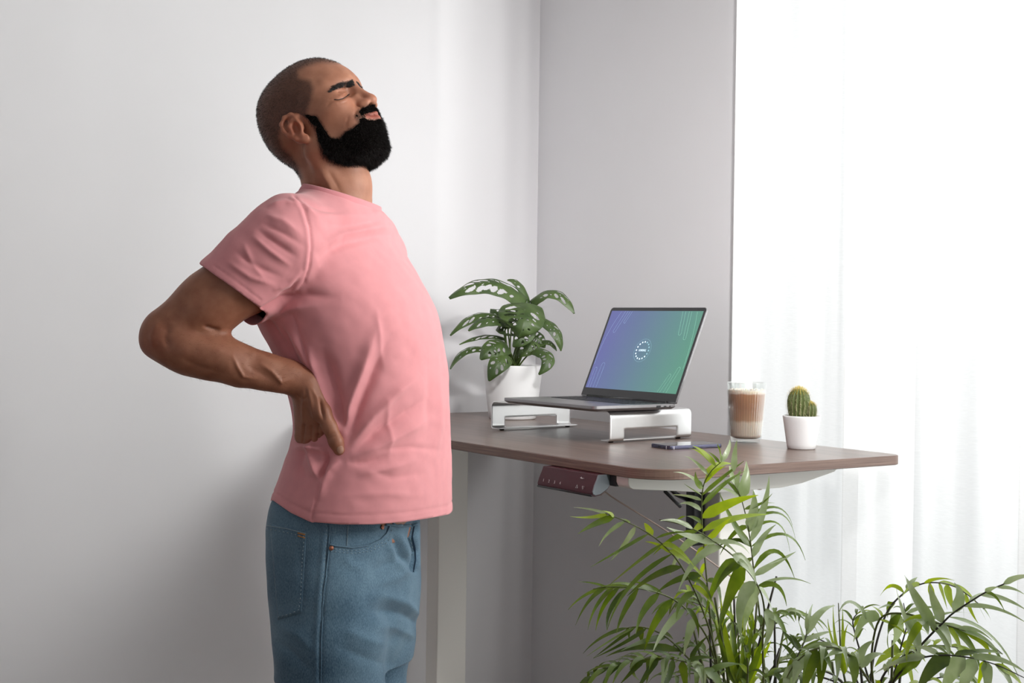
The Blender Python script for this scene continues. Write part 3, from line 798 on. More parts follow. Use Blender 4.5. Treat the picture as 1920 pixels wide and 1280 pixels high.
# tall frond behind it, pale wide leaflets turned to the window, narrow ones arching right
A.frond([(1436, 1280, 2.33), (1424, 1150, 2.34), (1414, 1075, 2.35), (1407, 1015, 2.36), (1398, 965, 2.36), (1386, 925, 2.36), (1372, 903, 2.36)],
 [(1390,936,1399,864,20,P_,1398,900),(1405,993,1412,918,20,P_,1413,955),(1410,1010,1442,892,15,P_,1432,950),(1405,1025,1349,924,14,G_,1378,985),
  (1385,925,1358,900,7,G_),(1376,908,1368,872,10,P_),(1380,915,1390,880,8,P_),(1388,932,1345,915,7,P_),
  (1398,968,1486,985,6,G_,1455,951),(1402,980,1492,1015,6,G_,1463,963),(1404,992,1481,1034,6,G_,1456,980),(1409,1020,1510,1050,7,G_,1472,1002),
  (1412,1040,1455,983,12,P_,1430,1008),(1414,1062,1490,1084,9,G_,1455,1033),(1417,1084,1492,1034,13,P_,1450,1058),(1420,1098,1520,1094,6,P_,1468,1084),
  (1421,1102,1475,1136,10,G_,1456,1098),(1400,985,1350,1040,9,G_,1376,1000),(1408,1022,1340,1030,8,D_,1376,1012),(1413,1050,1375,1075,9,G_),(1396,955,1448,925,6,G_,1425,945),(1396,957,1452,943,5,G_)])
# big pale arching frond in front
A.frond([(1432, 1290, 2.20), (1430, 1200, 2.17), (1433, 1142, 2.14), (1419, 1094, 2.12), (1379, 1046, 2.10), (1326, 1006, 2.09), (1280, 984, 2.09), (1236, 974, 2.10)],
 [(1326,1008,1256,1079,15,P_,1282,1026),(1355,1028,1272,1107,16,P_,1308,1048),(1379,1050,1321,1160,18,G_,1346,1085),(1396,1068,1343,1196,24,G_,1370,1110),
  (1412,1090,1390,1202,22,P_,1390,1130),(1424,1112,1394,1185,24,P_,1408,1126),(1436,1142,1428,1222,20,P_,1443,1175),(1380,1046,1414,1085,10,P_),
  (1340,1014,1250,988,15,P_,1290,1004),(1376,1044,1418,1095,22,P_,1402,1062),(1330,1008,1384,1040,8,P_),(1300,990,1238,976,9,P_),(1432,1150,1477,1212,14,G_,1462,1166),
  (1310,1000,1225,1040,10,G_,1262,1010),(1345,1020,1405,1038,9,P_,1380,1018),(1390,1058,1340,1110,16,G_,1362,1074),(1422,1105,1450,1160,14,P_,1440,1125)])
# long frond reaching out to the upper left
A.frond([(1352, 1290, 2.22), (1336, 1200, 2.18), (1308, 1120, 2.14), (1274, 1056, 2.11), (1240, 1018, 2.09), (1205, 993, 2.08), (1170, 976, 2.07), (1135, 962, 2.07)],
 [(1140,963,1076,951,6,P_,1108,955),(1140,965,1069,968,8,Y_,1105,970),(1152,969,1083,1001,13,G_,1115,983),(1172,977,1123,1024,8,P_,1142,998),(1194,988,1145,1051,9,P_,1172,1018),
  (1217,1000,1107,1063,8,G_,1165,1030),(1242,1019,1127,1110,8,G_,1190,1058),(1262,1040,1138,1182,8,G_,1180,1100),(1280,1062,1176,1117,15,D_,1226,1080),(1318,1078,1230,1112,13,D_,1272,1086),
  (1240,1018,1302,1062,12,Y_,1270,1030),(1254,1030,1326,1092,12,Y_,1290,1052),(1222,1004,1208,980,12,Y_),(1150,968,1128,958,9,Y_),(1180,980,1164,972,10,P_),
  (1290,1084,1335,1128,10,G_,1318,1096),(1302,1106,1268,1160,12,G_,1278,1128),(1232,1010,1300,1000,5,G_),(1262,1040,1210,1015,7,Y_),(1300,1100,1345,1160,10,Y_,1328,1120)])
# frond hanging on the left with a comb of narrow leaflets
A.frond([(1352, 1290, 2.28), (1330, 1205, 2.25), (1300, 1157, 2.22), (1270, 1128, 2.20), (1234, 1111, 2.18), (1190, 1102, 2.16), (1142, 1100, 2.15), (1112, 1104, 2.15)],
 [(1190,1102,1065,1143,9,G_,1118,1106),(1140,1101,1079,1172,8,G_,1105,1126),(1150,1101,1102,1181,10,G_,1120,1134),(1162,1103,1117,1182,9,G_,1132,1136),(1176,1105,1138,1182,10,D_,1146,1140),
  (1200,1107,1156,1187,11,G_,1170,1148),(1232,1113,1192,1189,13,G_,1206,1146),(1262,1125,1208,1220,15,G_,1228,1168),(1281,1140,1224,1222,13,P_,1248,1178),(1298,1157,1281,1232,15,P_,1291,1192),
  (1140,1101,1085,1090,4,G_,1112,1093),(1200,1104,1130,1100,6,G_,1165,1093),(1240,1112,1180,1090,6,G_,1212,1096),(1262,1124,1310,1140,8,G_),(1286,1140,1310,1196,9,D_,1304,1160),(1230,1110,1170,1108,10,D_,1200,1100)])
# dark low frond on the left
A.frond([(1360, 1300, 2.30), (1296, 1239, 2.28), (1252, 1196, 2.27), (1216, 1178, 2.27), (1186, 1175, 2.27), (1160, 1182, 2.27)],
 [(1178,1176,1093,1225,7,D_,1130,1194),(1190,1176,1100,1230,6,G_,1146,1200),(1194,1178,1113,1233,6,D_,1152,1204),(1214,1182,1112,1234,7,D_,1168,1206),(1250,1196,1164,1220,11,D_,1208,1202),
  (1274,1218,1136,1231,14,D_,1200,1213),(1198,1176,1203,1208,13,D_),(1176,1176,1180,1202,8,D_),(1236,1184,1262,1198,10,D_),(1222,1180,1210,1206,9,D_),(1288,1230,1262,1205,6,D_),(1300,1240,1330,1190,8,D_,1308,1212)])
# bottom left frond of drooping leaflets
A.frond([(1372, 1310, 2.22), (1330, 1262, 2.16), (1285, 1240, 2.12), (1235, 1233, 2.10), (1185, 1238, 2.09), (1140, 1252, 2.09), (1100, 1275, 2.10)],
 [(1300,1244,1318,1300,18,P_,1316,1262),(1276,1238,1290,1310,15,G_,1284,1270),(1248,1234,1238,1290,13,P_,1246,1258),(1220,1234,1212,1282,10,G_,1216,1256),(1190,1237,1200,1276,8,G_,1186,1258),
  (1165,1244,1125,1290,10,D_,1146,1258),(1150,1248,1098,1262,6,G_,1124,1250),(1140,1252,1085,1300,8,D_,1108,1272),(1320,1255,1352,1310,18,G_,1346,1276),(1200,1236,1150,1235,7,G_),(1240,1233,1180,1250,10,D_,1212,1237),
  (1210,1235,1160,1285,11,D_,1186,1258),(1232,1234,1190,1300,12,D_,1214,1262),(1262,1236,1240,1300,12,D_,1254,1268),(1330,1262,1395,1246,12,G_,1362,1246),(1285,1240,1345,1236,9,D_)], auto=(9, 80, 12, [D_, G_], .25, .95, .55))
# central bundle of unopened young leaves
A.frond([(1388, 1300, 2.24), (1386, 1230, 2.24), (1384, 1180, 2.24)],
 [(1384,1292,1352,1120,12,Y_,1362,1200),(1388,1292,1368,1108,12,G_,1375,1200),(1390,1292,1392,1130,12,Y_,1394,1205),(1392,1290,1410,1150,10,G_,1404,1215),(1386,1292,1340,1160,10,G_,1356,1220),
  (1386,1290,1432,1186,14,G_,1416,1240),(1384,1292,1376,1150,14,Y_,1372,1215),(1390,1292,1402,1170,12,Y_,1400,1225),(1386,1294,1350,1190,12,G_,1360,1236),(1392,1294,1446,1200,14,Y_,1424,1240)])
A.frond([(1410, 1300, 2.36), (1416, 1240, 2.38), (1440, 1180, 2.40), (1478, 1150, 2.42), (1520, 1158, 2.44)], [], auto=(9, 70, 10, [D_, G_], .25, 1, .4))
A.frond([(1400, 1300, 2.36), (1380, 1220, 2.40), (1345, 1160, 2.44), (1305, 1130, 2.46), (1262, 1128, 2.48)], [], auto=(10, 75, 10, [D_, G_], .2, 1, .5))
A.frond([(1420, 1310, 2.30), (1440, 1262, 2.32), (1470, 1236, 2.33), (1510, 1236, 2.34)], [], auto=(8, 62, 10, [D_, G_, P_], .1, 1, .5))
A.frond([(1380, 1310, 2.40), (1352, 1262, 2.42), (1318, 1220, 2.44), (1290, 1206, 2.45)], [], auto=(9, 70, 10, [D_], .1, 1, .5))
A.frond([(1400, 1300, 2.20), (1402, 1240, 2.20), (1390, 1190, 2.20), (1362, 1150, 2.20)], [], auto=(7, 80, 12, [D_, G_, Y_], .1, 1, .6))
A.frond([(1398, 1310, 2.30), (1404, 1240, 2.31), (1424, 1180, 2.32), (1452, 1150, 2.33), (1486, 1146, 2.34)], [], auto=(8, 66, 11, [G_, P_], .2, 1, .5))
A.frond([(1386, 1310, 2.30), (1362, 1220, 2.31), (1330, 1150, 2.32), (1290, 1110, 2.33)], [], auto=(9, 70, 11, [G_, D_, Y_], .2, 1, .5))
A.frond([(1410, 1310, 2.28), (1440, 1270, 2.27), (1480, 1256, 2.26)], [], auto=(7, 60, 12, [G_, D_], .1, 1, .6))
A.frond([(1380, 1310, 2.28), (1340, 1270, 2.26), (1296, 1262, 2.24), (1250, 1272, 2.22)], [], auto=(8, 66, 12, [G_, D_], .1, 1, .5))
A.frond([(1400, 1310, 2.26), (1412, 1230, 2.25), (1404, 1150, 2.25), (1380, 1090, 2.26)], [], auto=(9, 80, 12, [G_, Y_], .15, 1, .55))
sb = MB()
for (x0, y0, d, m_) in ((1300,1180,2.3,S_),(1330,1160,2.28,K_),(1352,1140,2.3,S_),(1376,1100,2.32,K_),(1456,1080,2.36,K_),(1452,1160,2.3,K_),(1470,1180,2.32,S_),(1420,1120,2.34,S_),(1340,1120,2.26,S_),(1462,1215,2.3,K_),(1310,1230,2.3,K_)):
    A.stem_to(sb, at(x0, y0, d), .0042, .0018, m_)
o = sb.build('stalks', PM, A.o, True); o.matrix_parent_inverse = A.inv; o['kind'] = 'stuff'

bR = at(1640, 1330, 1.93)
B = Palm('potted_palm', 'lower potted palm in the bottom right corner of the photo, fronds before the sheer curtain', bR[0], bR[1], .15, .28, 9, -.29)
def R4(x, y): return 1640 + x / 5.818, 1060 + y / 5.818
B.frond([(1655, 1300, 2.14), (1700, 1240, 2.12), (1740, 1195, 2.10), (1767, 1168, 2.09), (1790, 1147, 2.08), (1846, 1111, 2.07), (1884, 1094, 2.06), (1930, 1078, 2.06)],
 [(1767,1168,1742,1092,19,P_,1752,1130),(1741,1165,1696,1078,19,P_,1716,1118),(1791,1146,1789,1092,19,P_,1800,1118),(1706,1200,1681,1104,12,P_,1690,1140),(1808,1138,1928,1170,8,P_,1866,1140),
  (1838,1118,1928,1146,9,P_,1882,1122),(1866,1103,1928,1120,7,P_,1900,1104),(1884,1094,1940,1082,12,P_,1912,1082),(1781,1160,1913,1277,8,P_,1858,1192),(1820,1128,1852,1110,8,P_),(1846,1112,1872,1100,9,P_),
  (1850,1112,1884,1146,6,G_,1866,1118),(1752,1182,1745,1150,10,G_)], m=K_)
B.frond([(1630, 1300, 2.26), (1640, 1220, 2.28), (1662, 1150, 2.30), (1692, 1114, 2.31), (1726, 1095, 2.32), (1757, 1092, 2.32), (1786, 1098, 2.33), (1812, 1113, 2.33), (1846, 1141, 2.34)],
 [(1692,1114,1650,1117,8,Y_,1671,1098),(1726,1096,1691,1118,8,Y_,1708,1099),(1743,1096,1771,1160,10,Y_,1752,1128),(1757,1093,1776,1142,9,Y_,1768,1116),(1775,1097,1792,1148,13,Y_,1780,1122),
  (1808,1110,1834,1168,8,Y_,1818,1140),(1826,1124,1850,1165,7,G_,1838,1142),(1838,1132,1858,1164,6,G_,1850,1148),(1800,1106,1807,1164,5,G_),(1700,1108,1720,1082,11,P_),(1680,1130,1664,1158,12,G_,1666,1138),
  (1730,1095,1790,1088,7,Y_,1760,1085),(1760,1092,1806,1110,8,Y_,1786,1096),(1672,1136,1645,1142,6,G_),(1786,1098,1830,1130,9,Y_,1810,1108)], m=K_)
B.frond([(1640, 1300, 2.20), (1634, 1230, 2.16), (1650, 1160, 2.13), (1696, 1150, 2.11), (1743, 1164, 2.10), (1795, 1178, 2.09), (1846, 1200, 2.09), (1880, 1226, 2.09)],
 [(1668,1152,1672,1210,22,P_,1684,1178),(1700,1150,1722,1236,20,P_,1718,1190),(1715,1154,1740,1190,20,P_,1732,1168),(1743,1164,1780,1246,18,P_,1770,1196),(1760,1168,1784,1214,16,P_),(1760,1168,1881,1240,9,P_,1828,1190),
  (1795,1178,1860,1200,8,P_,1828,1180),(1800,1180,1872,1222,10,P_,1840,1194),(1790,1178,1838,1260,14,G_,1822,1214),(1810,1184,1858,1238,12,Y_,1844,1206),(1652,1160,1600,1203,20,P_,1622,1160),(1640,1180,1572,1150,9,P_,1600,1130),
  (1656,1156,1634,1136,8,Y_),(1690,1150,1672,1230,14,G_,1664,1190),(1728,1160,1700,1240,14,Y_,1706,1200),(1775,1172,1800,1240,14,Y_,1796,1206),(1700,1150,1760,1140,7,P_),(1840,1198,1884,1256,8,G_,1868,1222),(1745,1164,1690,1170,8,Y_,1716,1156),
  (1650,1165,1700,1190,7,Y_),(1740,1164,1820,1150,6,P_)], m=S_)
B.frond([(1660, 1310, 2.12), (1680, 1270, 2.09), (1716, 1238, 2.07), (1762, 1228, 2.05), (1815, 1232, 2.05), (1868, 1246, 2.05), (1920, 1270, 2.05)],
 [(1730,1234,1668,1292,26,G_,1694,1252),(1780,1228,1718,1300,28,D_,1746,1256),(1812,1232,1766,1305,28,P_,1784,1262),(1832,1236,1798,1310,26,P_,1812,1268),(1850,1240,1846,1310,18,P_,1852,1274),(1846,1240,1832,1290,12,Y_),
  (1868,1246,1900,1300,16,P_,1888,1268),(1820,1232,1925,1262,12,P_,1874,1236),(1760,1228,1700,1212,12,P_,1730,1214),(1800,1230,1880,1226,10,G_,1842,1220),(1740,1232,1640,1262,14,P_,1690,1238),(1868,1246,1925,1300,12,Y_,1900,1266),(1790,1228,1836,1224,10,D_)], m=K_)
B.frond([(1648, 1310, 2.10), (1620, 1262, 2.06), (1590, 1226, 2.04), (1556, 1212, 2.02), (1520, 1220, 2.01), (1490, 1245, 2.01), (1470, 1280, 2.01)],
 [(1590,1226,1600,1290,20,G_,1602,1256),(1566,1214,1566,1290,20,G_,1570,1252),(1545,1213,1536,1292,20,D_,1540,1254),(1528,1218,1508,1300,24,G_,1514,1262),(1508,1228,1480,1300,22,P_,1488,1268),(1490,1245,1458,1300,16,P_,1470,1276),
  (1560,1212,1500,1222,12,P_,1530,1210),(1600,1236,1560,1212,9,P_),(1606,1244,1640,1200,16,P_,1620,1216),(1612,1252,1660,1226,14,P_,1634,1230),(1580,1220,1548,1232,12,P_),(1536,1215,1560,1260,14,G_)], m=S_, auto=(6, 60, 14, [G_, P_], .3, .95, .7))
B.frond([(1600, 1310, 2.24), (1570, 1280, 2.27), (1520, 1262, 2.30), (1493, 1241, 2.32), (1506, 1208, 2.33), (1514, 1184, 2.34)],
 [(1498,1230,1545,1196,8,G_),(1494,1240,1540,1214,7,G_),(1506,1206,1562,1183,9,P_,1534,1190),(1508,1205,1496,1160,9,P_),(1502,1220,1480,1188,11,D_),(1513,1183,1512,1142,8,P_),(1514,1184,1524,1132,7,P_),(1512,1190,1566,1135,14,P_,1536,1150),(1500,1224,1466,1182,10,D_),(1496,1236,1462,1206,9,D_)], m=K_)
B.frond([(1590, 1300, 2.25), (1578, 1240, 2.26), (1574, 1170, 2.27), (1572, 1130, 2.27)],
 [(1575,1260,1562,1132,8,Y_,1566,1200),(1577,1260,1580,1140,8,Y_,1580,1200),(1574,1262,1552,1160,7,Y_),(1578,1262,1590,1170,7,Y_),(1576,1270,1608,1218,8,Y_)], m=S_)
B.frond([(1650, 1310, 2.28), (1676, 1262, 2.30), (1690, 1210, 2.31), (1700, 1170, 2.32), (1694, 1130, 2.33)], [(1688,1214,1640,1250,18,Y_,1662,1228),(1686,1220,1712,1290,14,Y_,1704,1254),(1690,1210,1735,1240,12,Y_,1714,1216)], m=K_, auto=(6, 55, 8, [Y_, G_], .3, .9, .5))
B.frond([(1620, 1310, 2.30), (1600, 1262, 2.32), (1570, 1220, 2.34), (1530, 1196, 2.36), (1490, 1194, 2.38)], [], m=K_, auto=(10, 60, 8, [D_, G_], .15, 1, .45))
B.frond([(1650, 1310, 2.18), (1700, 1290, 2.18), (1760, 1270, 2.18), (1820, 1268, 2.18)], [], m=K_, auto=(7, 70, 13, [G_, Y_, P_], .1, 1, .5))
B.frond([(1640, 1310, 2.26), (1622, 1250, 2.28), (1604, 1190, 2.30), (1600, 1160, 2.31), (1620, 1140, 2.32)], [], m=K_, auto=(7, 55, 7, [G_, Y_], .2, 1, .4))
B.frond([(1640, 1310, 2.14), (1660, 1260, 2.13), (1700, 1226, 2.12), (1750, 1210, 2.12), (1800, 1214, 2.12)], [], m=K_, auto=(9, 70, 12, [G_, Y_, P_], .15, 1, .5))
B.frond([(1600, 1310, 2.16), (1570, 1270, 2.14), (1530, 1256, 2.13), (1490, 1270, 2.12)], [], m=K_, auto=(7, 60, 12, [G_, D_], .1, 1, .6))
B.frond([(1700, 1310, 2.16), (1760, 1290, 2.15), (1830, 1290, 2.14), (1900, 1300, 2.14)], [], m=K_, auto=(8, 66, 14, [G_, P_], .1, 1, .5))
sb = MB()
for (x0, y0, d, m_) in ((1674,1200,2.22,S_),(1610,1215,2.24,K_),(1690,1250,2.2,K_),(1560,1240,2.28,S_)):
    B.stem_to(sb, at(x0, y0, d - .29), .0042, .0018, m_)
o = sb.build('stalks', PM, B.o, True); o.matrix_parent_inverse = B.inv; o['kind'] = 'stuff'

# ------------------------------------------------------------------ monstera
M_mon = leaf_mat('monstera_leaf', (56, 78, 34), (78, 100, 46), .46, .16, 25)
M_mst = mat('monstera_stem', (88, 110, 50), .45)
mp_ = (2.165, 3.215, DT)
mon = tag(empty('potted_monstera', mp_), 'green plant with holes in its leaves, in a white pot in the corner', 'plant')
R1, R0, H1 = .083, .066, .150
pr = [(0, 0), (R0 - .004, 0), (R0, .003)] + [(R0 + (R1 - R0) * (k / 8) ** .9, .003 + (H1 - .006) * k / 8) for k in range(1, 9)] + [(R1 - .0004, H1 - .001), (R1 - .002, H1), (R1 - .004, H1 - .002), (R1 - .006, H1 - .03), (0, H1 - .034)]
MB().lathe(pr, 72).build('pot', M_pot, mon, True)
MB().lathe([(0, H1 - .03), (R1 - .009, H1 - .028), (R1 - .0055, H1 - .016), (0, H1 - .012)], 40).build('soil', M_soil, mon, True)
MI = Matrix.Translation((-mp_[0], -mp_[1], -mp_[2]))
def monstera_leaf(b, mid, t, w, nb, holes=5, seed=0, curl=.25, lop=0):
    """b, t: (px,py,depth); w width px; nb normal bias (right, up, toward camera); lop shifts the width to one side"""
    r = random.Random(seed)
    p0, p1, p2 = at(*b), at(*mid), at(*t)
    c = 2 * p1 - .5 * (p0 + p2); W = w / F_PX * b[2]
    N, Mn = 64, 48
    nrm = RT * nb[0] + UP * nb[1] + TOCAM * nb[2]; nrm /= np.linalg.norm(nrm)
    hs = []
    for sd in (-1, 1):
        for k in range(holes):
            tt = .14 + .66 * (k + .5) / holes + r.uniform(-.02, .02)
            big = r.random() < .6
            hs.append((sd, tt, r.uniform(.42, .58), r.uniform(.20, .30) if big else r.uniform(.07, .14), (.042 + .02 * r.random()) if big else .022, r.uniform(.10, .22)))
            if r.random() < .4: hs.append((sd, tt + .05, .14, .05, .013, .1))
    def wid(t_): return (1.0 - abs(2 * min(max(t_ * .80 + .18, 0), 1) - 1) ** 2.3) ** .75 * (1 - .35 * t_ ** 3)
    P = np.zeros((N + 1, Mn + 1, 3))
    for i in range(N + 1):
        t_ = i / N
        p = (1 - t_) ** 2 * p0 + 2 * t_ * (1 - t_) * c + t_ * t_ * p2
        tg = 2 * (1 - t_) * (c - p0) + 2 * t_ * (p2 - c); tg /= np.linalg.norm(tg)
        nn = nrm - tg * (nrm @ tg); nn /= np.linalg.norm(nn); s = np.cross(tg, nn)
        wd = W * .5 * wid(t_)
        for j in range(Mn + 1):
            v = 2 * j / Mn - 1
            k_ = 1 + lop * (1 if v > 0 else -1)
            back = .16 * (abs(v) ** 1.5) * W * (1 - t_) ** 2        # heart-shaped foot
            wave = .05 * W * math.sin(t_ * 22 + v * 2) * abs(v)
            P[i, j] = p + s * v * wd * k_ - tg * back - nn * (curl * wd * v * v + .05 * W * (1 - abs(v)) * -1 + wave * .3)
    Q = []
    for i in range(N):
        for j in range(Mn):
            t_ = (i + .5) / N; v = 2 * (j + .5) / Mn - 1
            cut = False
            for sd, tt, vc, vr, tr, sl in hs:
                if v * sd <= 0: continue
                a = (abs(v) - vc) / vr; q = (t_ - tt - sl * (abs(v) - vc)) / tr
                if a * a + q * q < 1: cut = True; break
            if not cut:
                a = i * (Mn + 1) + j; Q.append((a, a + 1, a + Mn + 2, a + Mn + 1))
    o = mk_np('leaf', P.reshape(-1, 3), np.array(Q), M_mon, mon, True); o.matrix_parent_inverse = MI
    th = o.modifiers.new('th', 'SOLIDIFY'); th.thickness = .0006
    # petiole
    a = r.uniform(0, 6.28); q = r.uniform(.004, .016)
    root = np.array([mp_[0] + q * math.cos(a), mp_[1] + q * math.sin(a), DT + H1 - .02])
    mdl = root * .45 + p0 * .55; mdl[2] += .018
    pts = [(1 - u) ** 2 * root + 2 * u * (1 - u) * mdl + u * u * p0 for u in np.linspace(0, 1, 10)] + [p0 * .8 + p1 * .2]
    so = MB().tube(pts, list(np.linspace(.0027, .0014, 11)), 7).build('stem', M_mst, mon, True); so.matrix_parent_inverse = MI
for k, (b, m_, t, w, nb, hN, lop) in enumerate([
    ((985,566,3.86),(918,532,3.82),(842,559,3.80),50,(-.1,.75,.65),7,0),
    ((990,570,3.88),(974,534,3.88),(951,525,3.88),20,(.4,.6,.6),3,0),
    ((996,568,3.88),(1040,548,3.86),(1077,588,3.84),36,(.1,.9,.5),5,0),
    ((990,572,3.80),(984,600,3.74),(973,632,3.74),84,(.05,.35,1),5,.18),
    ((945,598,3.84),(893,592,3.80),(844,629,3.78),30,(-.2,.8,.55),5,0),
    ((950,604,3.80),(912,600,3.77),(878,620,3.76),30,(0,.8,.6),4,0),
    ((960,600,3.84),(938,590,3.84),(920,580,3.86),34,(.0,.5,.8),4,0),
    ((945,634,3.84),(905,630,3.82),(861,646,3.80),18,(0,.9,.4),5,0),
    ((922,658,3.84),(876,656,3.82),(844,692,3.80),20,(-.2,.8,.6),4,0),
    ((950,648,3.78),(924,652,3.74),(901,674,3.73),40,(0,.5,.9),4,0),
    ((952,668,3.76),(934,682,3.72),(917,714,3.72),36,(.1,.3,1),4,0),
    ((1004,656,3.80),(1028,672,3.76),(1010,702,3.75),28,(.3,.5,.8),4,0),
    ((1006,648,3.86),(1028,640,3.86),(1044,658,3.86),18,(.1,.9,.5),4,0),
    ((1016,600,3.86),(1043,622,3.84),(1052,658,3.84),26,(.4,.5,.7),4,0),
    ((1000,640,3.84),(990,650,3.82),(972,668,3.82),34,(.1,.5,.9),4,0),
    ((990,610,3.78),(980,628,3.75),(962,650,3.75),38,(0,.4,1),4,0),
    ((940,606,3.82),(958,612,3.80),(982,626,3.80),38,(0,.5,.9),5,0),
    ((1000,632,3.86),(1010,636,3.86),(1022,652,3.86),30,(.1,.5,.9),3,0),
    ((985,600,3.84),(965,588,3.84),(935,606,3.84),34,(0,.6,.8),4,0)]):
    monstera_leaf(b, m_, t, w * 1.08, nb, hN, 20 + k, lop=lop)
# ------------------------------------------------------------------ man: implicit-surface sculpting
R0 = np.array([math.cos(YAW), -math.sin(YAW), 0.0]); F0 = np.array([math.sin(YAW), math.cos(YAW), 0.0])
def L3(px, py, d):
    """pixel + depth -> man coordinates (u right, d away, z up)"""
    p = at(px, py, d); return np.array([p @ R0, p @ F0, p[2]])
def W3(P):
    P = np.asarray(P, float)
    return P[..., :1] * R0 + P[..., 1:2] * F0 + np.stack([0 * P[..., 2], 0 * P[..., 2], P[..., 2]], -1)
def projN(Pw):
    v = Pw - CAM; z = v @ FW
    return np.stack([960 + F_PX * (v @ RT) / z, 640 - F_PX * (v @ UP) / z], -1)

